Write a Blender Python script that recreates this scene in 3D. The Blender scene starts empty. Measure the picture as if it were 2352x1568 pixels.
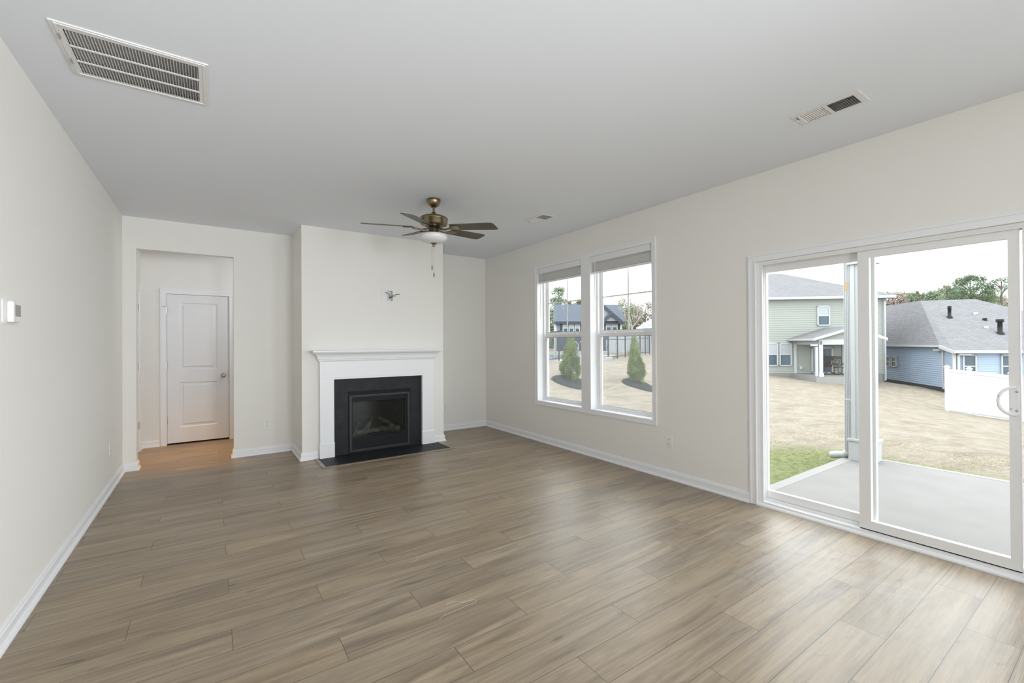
import bpy, math, random
import numpy as np
from mathutils import Vector, Matrix

S = bpy.context.scene
COL = S.collection
random.seed(7)
RNG = np.random.RandomState(7)

# ------------------------------------------------------------------ camera
YAW, PITCH, ROLL, FPX, EYE = 0.6003, 0.0045, -0.0056, 1011.0041, 1.3463
_f = np.array([math.sin(YAW)*math.cos(PITCH), math.cos(YAW)*math.cos(PITCH), math.sin(PITCH)])
_r = np.array([math.cos(YAW), -math.sin(YAW), 0.0]); _u = np.cross(_r, _f)
RGT = _r*math.cos(ROLL)+_u*math.sin(ROLL); UPV = -_r*math.sin(ROLL)+_u*math.cos(ROLL); FWD = _f
EYEP = np.array([0, 0, EYE])
cam_d = bpy.data.cameras.new('camera'); cam = bpy.data.objects.new('camera', cam_d); COL.objects.link(cam)
cam.matrix_world = Matrix(((RGT[0], UPV[0], -FWD[0], 0), (RGT[1], UPV[1], -FWD[1], 0), (RGT[2], UPV[2], -FWD[2], EYE), (0, 0, 0, 1)))
cam_d.sensor_width = 36; cam_d.lens = FPX/2352*36; cam_d.clip_start = 0.05; cam_d.clip_end = 400
S.camera = cam

# ------------------------------------------------------------------ world (bright overcast sky), exposure
W = bpy.data.worlds.new('overcast_sky'); S.world = W; W.use_nodes = True
W.node_tree.nodes['Background'].inputs[0].default_value = (0.955, 0.98, 1.0, 1)
W.node_tree.nodes['Background'].inputs[1].default_value = 4.6
S.view_settings.view_transform = 'Standard'; S.view_settings.look = 'None'
S.view_settings.exposure = 0.0; S.view_settings.gamma = 1.0; S.view_settings.use_curve_mapping = False
S.cycles.max_bounces = 10; S.cycles.diffuse_bounces = 6; S.cycles.transparent_max_bounces = 16
S.cycles.caustics_reflective = False; S.cycles.caustics_refractive = False

def area_light(name, loc, target, sx, sy, power, color=(1, 1, 1), spread=180):
    d = bpy.data.lights.new(name, 'AREA'); d.shape = 'RECTANGLE'; d.size = sx; d.size_y = sy
    d.energy = power; d.color = color; d.spread = math.radians(spread)
    o = bpy.data.objects.new(name, d); COL.objects.link(o); o.location = loc
    o.rotation_euler = (Vector(target)-Vector(loc)).to_track_quat('-Z', 'Y').to_euler()
    return o
# added fill lights at the kitchen and dining end, unseen behind the camera
area_light('kitchen_fill', (0.6, -7.7, 1.35), (1.2, 0, 1.35), 3.2, 2.3, 16, (0.86, 0.94, 1.0))
area_light('dining_fill', (3.70, -2.7, 1.45), (0, -2.2, 1.2), 2.2, 1.7, 115, (0.86, 0.94, 1.0))

# added fill behind the camera, evening out the left wall and far ceiling
area_light('left_wall_fill', (1.6, -2.2, 1.45), (-0.78, 2.9, 2.05), 1.2, 0.8, 38, (0.93, 0.96, 1.0), 90)
# another added fill out of view, lifting the far end of the right wall
area_light('right_wall_fill', (-0.65, -3.6, 1.5), (3.74, 5.2, 1.5), 1.6, 1.3, 26, (0.92, 0.96, 1.0), 75)

# ------------------------------------------------------------------ helpers
def hit(px, py, ax, v):
    d = FWD+RGT*(px-1176)/FPX-UPV*(py-784)/FPX
    return EYEP+d*((v-EYEP[ax])/d[ax])
def at(px, py, depth):
    return EYEP+depth*(FWD+RGT*(px-1176)/FPX-UPV*(py-784)/FPX)

ORG = {}
def smooth(pts, k=5):
    # Catmull-Rom through the given points
    P = [Vector(p) for p in pts]; out = []
    for i in range(len(P)-1):
        a, b, c, d = P[max(0, i-1)], P[i], P[i+1], P[min(len(P)-1, i+2)]
        for j in range(k):
            t = j/k; out.append(0.5*((2*b)+(c-a)*t+(2*a-5*b+4*c-d)*t*t+(3*b-a-3*c+d)*t**3))
    return out+[P[-1]]
class MB:
    def __init__(s): s.v = []; s.f = []; s.sm = []
    def add(s, vs, fs, smooth=False, M=None):
        b = len(s.v)
        for p in vs:
            p = Vector(p)
            if M is not None: p = M @ p
            s.v.append(tuple(p))
        for q in fs: s.f.append(tuple(i+b for i in q)); s.sm.append(smooth)
        return s
    def box(s, a, b, M=None):
        x0, y0, z0 = [min(a[i], b[i]) for i in range(3)]; x1, y1, z1 = [max(a[i], b[i]) for i in range(3)]
        return s.add([(x0,y0,z0),(x1,y0,z0),(x1,y1,z0),(x0,y1,z0),(x0,y0,z1),(x1,y0,z1),(x1,y1,z1),(x0,y1,z1)],
                     [(0,3,2,1),(4,5,6,7),(0,1,5,4),(1,2,6,5),(2,3,7,6),(3,0,4,7)], False, M)
    def tube(s, pts, r, n=8, closed=False, caps=True, rs=None, flat=1.0, M=None):
        pts = [Vector(p) for p in pts]; m = len(pts); vs = []; fs = []
        up = Vector((0, 0, 1))
        for i, p in enumerate(pts):
            a = pts[(i-1) % m] if (closed or i > 0) else p; b = pts[(i+1) % m] if (closed or i < m-1) else p
            t = (b-a).normalized()
            ref = up if abs(t.dot(up)) < 0.95 else Vector((1, 0, 0))
            x = t.cross(ref).normalized(); y = x.cross(t).normalized()
            rr = rs[i] if rs else r
            for k in range(n):
                ang = 2*math.pi*k/n
                vs.append(p+x*rr*math.cos(ang)+y*rr*flat*math.sin(ang))
        for i in range(m if closed else m-1):
            for k in range(n):
                fs.append((i*n+k, i*n+(k+1) % n, ((i+1) % m)*n+(k+1) % n, ((i+1) % m)*n+k))
        s.add(vs, fs, True, M)
        if caps and not closed:
            s.add(vs[:n], [tuple(range(n))], False, M); s.add(vs[-n:], [tuple(range(n))[::-1]], False, M)
        return s
    def lathe(s, prof, c, n=40, M=None, axis='z'):
        vs = []; fs = []
        for (r, z) in prof:
            for k in range(n):
                a = 2*math.pi*k/n
                p = (r*math.cos(a), r*math.sin(a), z)
                if axis == 'y': p = (p[0], p[2], p[1])
                if axis == 'x': p = (p[2], p[0], p[1])
                vs.append((c[0]+p[0], c[1]+p[1], c[2]+p[2]))
        for i in range(len(prof)-1):
            for k in range(n): fs.append((i*n+k, i*n+(k+1) % n, (i+1)*n+(k+1) % n, (i+1)*n+k))
        return s.add(vs, fs, True, M)
    def prism(s, poly, a, b, M=None):
        # poly: list of 3-D points (a closed outline), extruded from +a to +b (vectors)
        n = len(poly); P = [Vector(p) for p in poly]; A = Vector(a); B = Vector(b)
        vs = [p+A for p in P]+[p+B for p in P]
        fs = [tuple(range(n))[::-1], tuple(range(n, 2*n))]+[(i, (i+1) % n, n+(i+1) % n, n+i) for i in range(n)]
        return s.add(vs, fs, False, M)
    def sweep(s, path, prof, closed=False, side=1):
        # path: plan points [(x,y)], prof: [(offset to the right of travel, z)] as a closed outline
        P = [Vector((p[0], p[1])) for p in path]; m = len(P); n = len(prof); vs = []; fs = []
        for i in range(m):
            if closed or 0 < i < m-1:
                d0 = (P[i]-P[(i-1) % m]).normalized(); d1 = (P[(i+1) % m]-P[i]).normalized()
            elif i == 0: d0 = d1 = (P[1]-P[0]).normalized()
            else: d0 = d1 = (P[-1]-P[-2]).normalized()
            n0 = Vector((d0.y, -d0.x)); n1 = Vector((d1.y, -d1.x))
            b = (n0+n1); b = b/max(b.dot(n0), 1e-6)
            for (o, z) in prof: vs.append((P[i].x+b.x*o*side, P[i].y+b.y*o*side, z))
        for i in range(m if closed else m-1):
            for k in range(n): fs.append((i*n+k, i*n+(k+1) % n, ((i+1) % m)*n+(k+1) % n, ((i+1) % m)*n+k))
        if not closed: fs += [tuple(range(n)), tuple(range((m-1)*n, m*n))[::-1]]
        return s.add(vs, fs)
    def frame(s, ax, p0, p1, a0, a1, b0, b1, wl, wr=None, wb=None, wt=None):
        # rectangular frame; ax = thickness axis (0: a=y,b=z  1: a=x,b=z  2: a=x,b=y)
        wr = wl if wr is None else wr; wb = wl if wb is None else wb; wt = wl if wt is None else wt
        def bx(a, b, c, d):
            if ax == 0: s.box((p0, a, c), (p1, b, d))
            elif ax == 1: s.box((a, p0, c), (b, p1, d))
            else: s.box((a, c, p0), (b, d, p1))
        bx(a0, a0+wl, b0, b1); bx(a1-wr, a1, b0, b1); bx(a0+wl, a1-wr, b0, b0+wb); bx(a0+wl, a1-wr, b1-wt, b1)
        return s
    def wall(s, ax, p0, p1, a0, a1, b0, b1, holes=()):
        # a slab with rectangular holes [(a0,a1,b0,b1)]
        A = sorted({a0, a1, *[h[0] for h in holes], *[h[1] for h in holes]}); A = [x for x in A if a0 <= x <= a1]
        B = sorted({b0, b1, *[h[2] for h in holes], *[h[3] for h in holes]}); B = [x for x in B if b0 <= x <= b1]
        for i in range(len(A)-1):
            for j in range(len(B)-1):
                ca = (A[i]+A[i+1])/2; cb = (B[j]+B[j+1])/2
                if any(h[0] < ca < h[1] and h[2] < cb < h[3] for h in holes): continue
                if ax == 0: s.box((p0, A[i], B[j]), (p1, A[i+1], B[j+1]))
                elif ax == 1: s.box((A[i], p0, B[j]), (A[i+1], p1, B[j+1]))
                else: s.box((A[i], B[j], p0), (A[i+1], B[j+1], p1))
        return s
    def build(s, name, mat, parent=None, label=None, cat=None, group=None, kind=None, org=None, bevel=0):
        if parent is not None: o_ = ORG[parent.name]
        elif org is not None: o_ = Vector(org)
        else:
            a = np.array(s.v); o_ = Vector(((a[:,0].min()+a[:,0].max())/2, (a[:,1].min()+a[:,1].max())/2, a[:,2].min()))
        me = bpy.data.meshes.new(name)
        me.from_pydata([tuple(Vector(p)-o_) for p in s.v], [], s.f)
        me.polygons.foreach_set('use_smooth', s.sm)
        me.validate(); me.update()
        me.materials.append(mat)
        ob = bpy.data.objects.new(name, me); COL.objects.link(ob)
        if parent is not None: ob.parent = parent
        else: ob.location = o_
        ORG[ob.name] = o_
        if bevel:
            b = ob.modifiers.new('bevel', 'BEVEL'); b.width = bevel; b.segments = 2; b.limit_method = 'ANGLE'; b.angle_limit = math.radians(40)
        tag(ob, label, cat, group, kind)
        return ob
def tag(o, label=None, cat=None, group=None, kind=None):
    if label: o['label'] = label
    if cat: o['category'] = cat
    if group: o['group'] = group
    if kind: o['kind'] = kind
def thing(name, loc, label, cat, group=None, kind=None):
    o = bpy.data.objects.new(name, None); COL.objects.link(o); o.location = loc; o.empty_display_size = 0.1
    ORG[o.name] = Vector(loc); tag(o, label, cat, group, kind); return o
def dup(o, loc, label):
    r = o.copy(); COL.objects.link(r); r.location = loc; r['label'] = label
    for ch in list(o.children):
        c = ch.copy(); COL.objects.link(c); c.parent = r
        for g in ch.children:
            d = g.copy(); COL.objects.link(d); d.parent = c
    return r

# ------------------------------------------------------------------ materials
MATS = {}
def mat(name, color, rough=0.5, metal=0.0, spec=0.5, bump=None, var=None):
    if name in MATS: return MATS[name]
    m = bpy.data.materials.new(name); m.use_nodes = True; nt = m.node_tree; N = nt.nodes; L = nt.links
    b = N['Principled BSDF']; b.inputs['Base Color'].default_value = (*color, 1); b.inputs['Roughness'].default_value = rough
    b.inputs['Metallic'].default_value = metal; b.inputs['Specular IOR Level'].default_value = spec
    if bump or var:
        tc = N.new('ShaderNodeTexCoord')
    if var:   # (scale, amount, (stretch))
        mp = N.new('ShaderNodeMapping'); L.new(tc.outputs['Object'], mp.inputs[0]); mp.inputs['Scale'].default_value = var[2] if len(var) > 2 else (1,1,1)
        no = N.new('ShaderNodeTexNoise'); L.new(mp.outputs[0], no.inputs[0]); no.inputs['Scale'].default_value = var[0]; no.inputs['Detail'].default_value = 6
        cr = N.new('ShaderNodeValToRGB'); L.new(no.outputs[0], cr.inputs[0])
        k = var[1]
        cr.color_ramp.elements[0].position = 0.3; cr.color_ramp.elements[1].position = 0.7
        cr.color_ramp.elements[0].color = (*[c*(1-k) for c in color], 1); cr.color_ramp.elements[1].color = (*[min(1, c*(1+k)) for c in color], 1)
        L.new(cr.outputs[0], b.inputs['Base Color'])
    if bump:  # (scale, strength)
        n2 = N.new('ShaderNodeTexNoise'); L.new(tc.outputs['Object'], n2.inputs[0]); n2.inputs['Scale'].default_value = bump[0]; n2.inputs['Detail'].default_value = 4
        bp = N.new('ShaderNodeBump'); bp.inputs['Strength'].default_value = bump[1]; bp.inputs['Distance'].default_value = 0.01
        L.new(n2.outputs[0], bp.inputs['Height']); L.new(bp.outputs[0], b.inputs['Normal'])
    MATS[name] = m; return m

wall_m = mat('wall_paint_warm_white', (0.835, 0.822, 0.785), 0.75, spec=0.2, bump=(220, 0.03))
ceil_m = mat('ceiling_paint_white', (0.825, 0.862, 0.918), 0.85, spec=0.1, bump=(150, 0.03))
trim_m = mat('trim_gloss_white', (0.85, 0.86, 0.88), 0.38, spec=0.4)
door_m = mat('door_white', (0.80, 0.805, 0.82), 0.4, spec=0.4)
vinyl_m = mat('window_vinyl_white', (0.84, 0.84, 0.845), 0.4, spec=0.4)
plastic_m = mat('white_plastic', (0.82, 0.82, 0.80), 0.4)
blind_m = mat('blind_white', (0.83, 0.83, 0.83), 0.5)
hole_m = mat('dark_recess', (0.015, 0.015, 0.015), 0.9)
grille_m = mat('grille_white_enamel', (0.80, 0.80, 0.80), 0.45)
duct_m = mat('duct_grey', (0.16, 0.16, 0.16), 0.8)
filter_m = mat('filter_grey', (0.42, 0.42, 0.42), 0.9)
steel_m = mat('satin_nickel', (0.55, 0.54, 0.52), 0.3, 1.0)
brass_m = mat('antique_brass', (0.27, 0.215, 0.135), 0.32, 1.0)
blade_m = mat('fan_blade_dark_walnut', (0.080, 0.068, 0.042), 0.42, var=(6, 0.25, (1, 1, 1)))
frost_m = mat('frosted_white_glass', (0.80, 0.80, 0.82), 0.25, spec=0.5)
wood_pull_m = mat('wooden_pull', (0.35, 0.19, 0.07), 0.45)
slate_m = mat('black_slate', (0.016, 0.017, 0.020), 0.5, spec=0.25, bump=(30, 0.25), var=(9, 0.35))
blackmetal_m = mat('black_satin_metal', (0.009, 0.009, 0.011), 0.5, spec=0.2)
frame_black_m = mat('charcoal_painted_metal', (0.034, 0.035, 0.038), 0.45, spec=0.3)
log_m = mat('ceramic_log', (0.30, 0.27, 0.21), 0.9, var=(14, 0.6), bump=(40, 0.8))
firebrick_m = mat('firebox_lining', (0.06, 0.062, 0.06), 0.85, bump=(15, 0.4))
rubber_m = mat('black_rubber', (0.01, 0.01, 0.01), 0.5)
concrete_m = mat('patio_concrete', (0.185, 0.179, 0.173), 0.85, var=(3, 0.06), bump=(120, 0.15))
concrete_edge_m = mat('patio_edge_concrete', (0.235, 0.232, 0.226), 0.85, var=(3, 0.05))
ext_white_m = mat('exterior_white_trim', (0.375, 0.387, 0.398), 0.55)
fence_white_m = mat('vinyl_fence_white', (0.470, 0.470, 0.475), 0.5)
siding_green_m = mat('sage_lap_siding', (0.264, 0.281, 0.260), 0.7, spec=0.2)
siding_blue_m = mat('blue_lap_siding', (0.291, 0.363, 0.468), 0.7, spec=0.2)
siding_navy_m = mat('slate_blue_siding', (0.044, 0.059, 0.085), 0.7, spec=0.2)
siding_pale_m = mat('pale_blue_siding', (0.194, 0.229, 0.282), 0.7, spec=0.2)
navy_trim_m = mat('navy_trim', (0.021, 0.029, 0.044), 0.6)
found_m = mat('concrete_foundation', (0.200, 0.200, 0.194), 0.9)
winpane_m = mat('house_window_pane', (0.055, 0.085, 0.105), 0.15, spec=0.25)
shade_m = mat('window_shade_white', (0.293, 0.317, 0.340), 0.6)
mulch_m = mat('black_mulch', (0.013, 0.013, 0.015), 0.95, var=(40, 0.7), bump=(60, 1.0))
chair_wood_m = mat('weathered_wood', (0.076, 0.059, 0.047), 0.7)
water_m = mat('pool_water', (0.035, 0.153, 0.323), 0.15)
fence_black_m = mat('black_aluminium', (0.012, 0.014, 0.018), 0.5)
bark_m = mat('tree_bark', (0.118, 0.100, 0.082), 0.9, var=(20, 0.3))
pale_bark_m = mat('pale_bark', (0.247, 0.235, 0.217), 0.9)
rust_m = mat('rust_stain', (0.38, 0.27, 0.15), 0.8)
brick_red_m = mat('clay', (0.4, 0.2, 0.12), 0.9)
fibre_m = mat('white_thread', (0.62, 0.60, 0.55), 0.7)

def leaf_mat(name, color, k=0.35):
    m = mat(name, color, 0.7, spec=0.2, var=(1.7, k))
    return m
def shingle_mat(name, c, k=0.09):
    if name in MATS: return MATS[name]
    m = mat(name, c, 0.9, spec=0.1); nt = m.node_tree; N = nt.nodes; L = nt.links; b = N['Principled BSDF']
    tc = N.new('ShaderNodeTexCoord')
    br = N.new('ShaderNodeTexBrick'); br.inputs['Scale'].default_value = 1.0; br.inputs['Brick Width'].default_value = 0.30; br.inputs['Row Height'].default_value = 0.14
    br.inputs['Mortar Size'].default_value = 0.012; br.inputs['Color1'].default_value = (*[x*(1-k) for x in c], 1)
    br.inputs['Color2'].default_value = (*[x*(1+k) for x in c], 1); br.inputs['Mortar'].default_value = (*[x*0.72 for x in c], 1)
    L.new(tc.outputs['UV'], br.inputs[0])
    no = N.new('ShaderNodeTexNoise'); no.inputs['Scale'].default_value = 9.0; no.inputs['Detail'].default_value = 5; L.new(tc.outputs['UV'], no.inputs[0])
    mx = N.new('ShaderNodeMix'); mx.data_type = 'RGBA'; mx.blend_type = 'OVERLAY'; mx.inputs[0].default_value = 0.25
    L.new(br.outputs[0], mx.inputs[6]); L.new(no.outputs[0], mx.inputs[7]); L.new(mx.outputs[2], b.inputs['Base Color'])
    return m
roof_grey_m = shingle_mat('grey_shingles', (0.167, 0.167, 0.176))
roof_blue_m = shingle_mat('blue_grey_shingles', (0.085, 0.098, 0.122))
roof_pale_m = shingle_mat('pale_shingles', (0.247, 0.252, 0.264))

def glass_mat(name, tint=(1, 1, 1), refl=0.06, rough=0.0):
    m = bpy.data.materials.new(name); m.use_nodes = True; nt = m.node_tree; N = nt.nodes; L = nt.links; N.clear()
    o = N.new('ShaderNodeOutputMaterial'); mx = N.new('ShaderNodeMixShader'); t = N.new('ShaderNodeBsdfTransparent'); g = N.new('ShaderNodeBsdfGlossy')
    fr = N.new('ShaderNodeFresnel'); fr.inputs[0].default_value = 1.45
    mu = N.new('ShaderNodeMath'); mu.operation = 'MULTIPLY'; mu.inputs[1].default_value = refl/0.034
    t.inputs[0].default_value = (*tint, 1); g.inputs['Roughness'].default_value = rough
    gm = N.new('ShaderNodeNewGeometry'); iv = N.new('ShaderNodeMath'); iv.operation = 'SUBTRACT'; iv.inputs[0].default_value = 1.0
    m3 = N.new('ShaderNodeMath'); m3.operation = 'MULTIPLY'; L.new(gm.outputs['Backfacing'], iv.inputs[1]); L.new(iv.outputs[0], m3.inputs[1])
    L.new(fr.outputs[0], mu.inputs[0]); L.new(mu.outputs[0], m3.inputs[0]); L.new(m3.outputs[0], mx.inputs[0]); L.new(t.outputs[0], mx.inputs[1]); L.new(g.outputs[0], mx.inputs[2]); L.new(mx.outputs[0], o.inputs[0])
    MATS[name] = m; return m
glass_m = glass_mat('clear_glass', (0.97, 0.985, 0.98), 0.03)
fireglass_m = glass_mat('fireplace_glass', (0.62, 0.64, 0.63), 0.026, 0.02)
def screen_mat():
    m = bpy.data.materials.new('insect_mesh'); m.use_nodes = True; nt = m.node_tree; N = nt.nodes; L = nt.links; N.clear()
    o = N.new('ShaderNodeOutputMaterial'); mx = N.new('ShaderNodeMixShader'); t = N.new('ShaderNodeBsdfTransparent'); d = N.new('ShaderNodeBsdfTranslucent')
    d2 = N.new('ShaderNodeBsdfDiffuse'); ad = N.new('ShaderNodeMixShader'); ad.inputs[0].default_value = 0.5
    d.inputs[0].default_value = (0.33, 0.345, 0.36, 1); d2.inputs[0].default_value = (0.21, 0.22, 0.23, 1)
    L.new(d.outputs[0], ad.inputs[1]); L.new(d2.outputs[0], ad.inputs[2])
    mx.inputs[0].default_value = 0.24
    L.new(t.outputs[0], mx.inputs[1]); L.new(ad.outputs[0], mx.inputs[2]); L.new(mx.outputs[0], o.inputs[0]); return m
screen_m = screen_mat()

def floor_mat():
    m = bpy.data.materials.new('oak_vinyl_planks'); m.use_nodes = True; nt = m.node_tree; N = nt.nodes; L = nt.links
    b = N['Principled BSDF']
    g = N.new('ShaderNodeNewGeometry'); sp = N.new('ShaderNodeSeparateXYZ'); L.new(g.outputs['Position'], sp.inputs[0])
    def M(op, a, c=None, d=None):
        n = N.new('ShaderNodeMath'); n.operation = op
        for i, x in enumerate((a, c, d)):
            if x is None: continue
            if isinstance(x, (int, float)): n.inputs[i].default_value = x
            else: L.new(x, n.inputs[i])
        return n.outputs[0]
    X, Y = sp.outputs[0], sp.outputs[1]
    v = M('DIVIDE', M('SUBTRACT', Y, 1.589), 0.179); row = M('FLOOR', v); fv = M('SUBTRACT', v, row)
    u = M('DIVIDE', M('SUBTRACT', M('SUBTRACT', X, 0.89), M('MULTIPLY', row, 0.4053)), 1.216); ci = M('FLOOR', u); fu = M('SUBTRACT', u, ci)
    dv = M('MULTIPLY', M('MINIMUM', fv, M('SUBTRACT', 1.0, fv)), 0.179); du = M('MULTIPLY', M('MINIMUM', fu, M('SUBTRACT', 1.0, fu)), 1.216)
    seam = M('LESS_THAN', M('MINIMUM', dv, du), 0.0013)
    cb = N.new('ShaderNodeCombineXYZ'); L.new(row, cb.inputs[0]); L.new(ci, cb.inputs[1])
    wn = N.new('ShaderNodeTexWhiteNoise'); wn.noise_dimensions = '2D'; L.new(cb.outputs[0], wn.inputs['Vector'])
    rnd = wn.outputs['Value']
    # grain coordinates: shifted per plank, stretched along X
    gx = M('ADD', M('MULTIPLY', X, 1.0), M('MULTIPLY', rnd, 37.0)); gy = M('ADD', Y, M('MULTIPLY', rnd, 11.0))
    gc = N.new('ShaderNodeCombineXYZ'); L.new(gx, gc.inputs[0]); L.new(gy, gc.inputs[1])
    def noise(sx, sy, scale, det, dist=0.0, ro=0.5):
        mp = N.new('ShaderNodeMapping'); mp.inputs['Scale'].default_value = (sx, sy, 1); L.new(gc.outputs[0], mp.inputs[0])
        n = N.new('ShaderNodeTexNoise'); n.inputs['Scale'].default_value = scale; n.inputs['Detail'].default_value = det; n.inputs['Distortion'].default_value = dist; n.inputs['Roughness'].default_value = ro
        L.new(mp.outputs[0], n.inputs[0]); return n.outputs[0]
    broad = noise(0.9, 10.0, 1.0, 5.0, 1.3, 0.6)
    fine = noise(2.2, 62.0, 1.0, 6.0, 0.5, 0.65)
    knots = noise(4.0, 16.0, 1.0, 2.0, 1.2)
    cr = N.new('ShaderNodeValToRGB'); L.new(broad, cr.inputs[0])
    e = cr.color_ramp.elements; e[0].position = 0.30; e[0].color = (0.170, 0.124, 0.080, 1); e[1].position = 0.66; e[1].color = (0.340, 0.258, 0.167, 1)
    k = cr.color_ramp.elements.new(0.48); k.color = (0.272, 0.203, 0.129, 1)
    def mixc(mode, fac, a, c):
        n = N.new('ShaderNodeMix'); n.data_type = 'RGBA'; n.blend_type = mode
        if isinstance(fac, (int, float)): n.inputs[0].default_value = fac
        else: L.new(fac, n.inputs[0])
        L.new(a, n.inputs[6])
        if isinstance(c, tuple): n.inputs[7].default_value = c
        else: L.new(c, n.inputs[7])
        return n.outputs[2]
    fr = N.new('ShaderNodeValToRGB'); L.new(fine, fr.inputs[0]); fr.color_ramp.elements[0].position = 0.35; fr.color_ramp.elements[0].color = (0.72, 0.72, 0.72, 1); fr.color_ramp.elements[1].position = 0.6; fr.color_ramp.elements[1].color = (1.06, 1.06, 1.06, 1)
    c1 = mixc('MULTIPLY', 0.8, cr.outputs[0], fr.outputs[0])
    kr = N.new('ShaderNodeValToRGB'); L.new(knots, kr.inputs[0]); kr.color_ramp.elements[0].position = 0.22; kr.color_ramp.elements[0].color = (0.45, 0.42, 0.4, 1); kr.color_ramp.elements[1].position = 0.34; kr.color_ramp.elements[1].color = (1, 1, 1, 1)
    c2 = mixc('MULTIPLY', 0.8, c1, kr.outputs[0])
    hs = N.new('ShaderNodeHueSaturation'); L.new(c2, hs.inputs['Color']); L.new(M('ADD', 0.97, M('MULTIPLY', rnd, 0.20)), hs.inputs['Value'])
    wn2 = N.new('ShaderNodeTexWhiteNoise'); wn2.noise_dimensions = '3D'; L.new(cb.outputs[0], wn2.inputs['Vector'])
    L.new(M('ADD', 0.86, M('MULTIPLY', wn2.outputs['Value'], 0.14)), hs.inputs['Saturation'])
    c3 = mixc('MIX', seam, hs.outputs[0], (0.055, 0.045, 0.035, 1))
    # pale grey-blue mottling, fading outward, over the floor by the sliding door
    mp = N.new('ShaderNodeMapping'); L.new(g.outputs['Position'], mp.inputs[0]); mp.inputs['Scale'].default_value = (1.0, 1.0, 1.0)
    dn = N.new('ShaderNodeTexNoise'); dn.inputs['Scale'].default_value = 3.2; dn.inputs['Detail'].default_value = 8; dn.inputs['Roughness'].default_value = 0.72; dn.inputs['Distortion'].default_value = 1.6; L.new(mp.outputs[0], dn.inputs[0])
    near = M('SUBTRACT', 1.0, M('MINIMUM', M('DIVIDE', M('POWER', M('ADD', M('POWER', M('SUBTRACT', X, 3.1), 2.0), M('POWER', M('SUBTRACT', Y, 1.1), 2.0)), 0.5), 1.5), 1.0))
    pale_mottle = M('MULTIPLY', M('MULTIPLY', M('MAXIMUM', M('SUBTRACT', dn.outputs[0], 0.42), 0.0), 0.75), near)
    c4 = mixc('MIX', pale_mottle, c3, (0.55, 0.56, 0.60, 1))
    L.new(c4, b.inputs['Base Color'])
    L.new(M('ADD', 0.30, M('MULTIPLY', fine, 0.16)), b.inputs['Roughness'])
    b.inputs['Specular IOR Level'].default_value = 0.85
    bp = N.new('ShaderNodeBump'); bp.inputs['Strength'].default_value = 0.25; bp.inputs['Distance'].default_value = 0.004
    L.new(M('SUBTRACT', fine, M('MULTIPLY', seam, 2.0)), bp.inputs['Height']); L.new(bp.outputs[0], b.inputs['Normal'])
    return m
floor_m = floor_mat()

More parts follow.
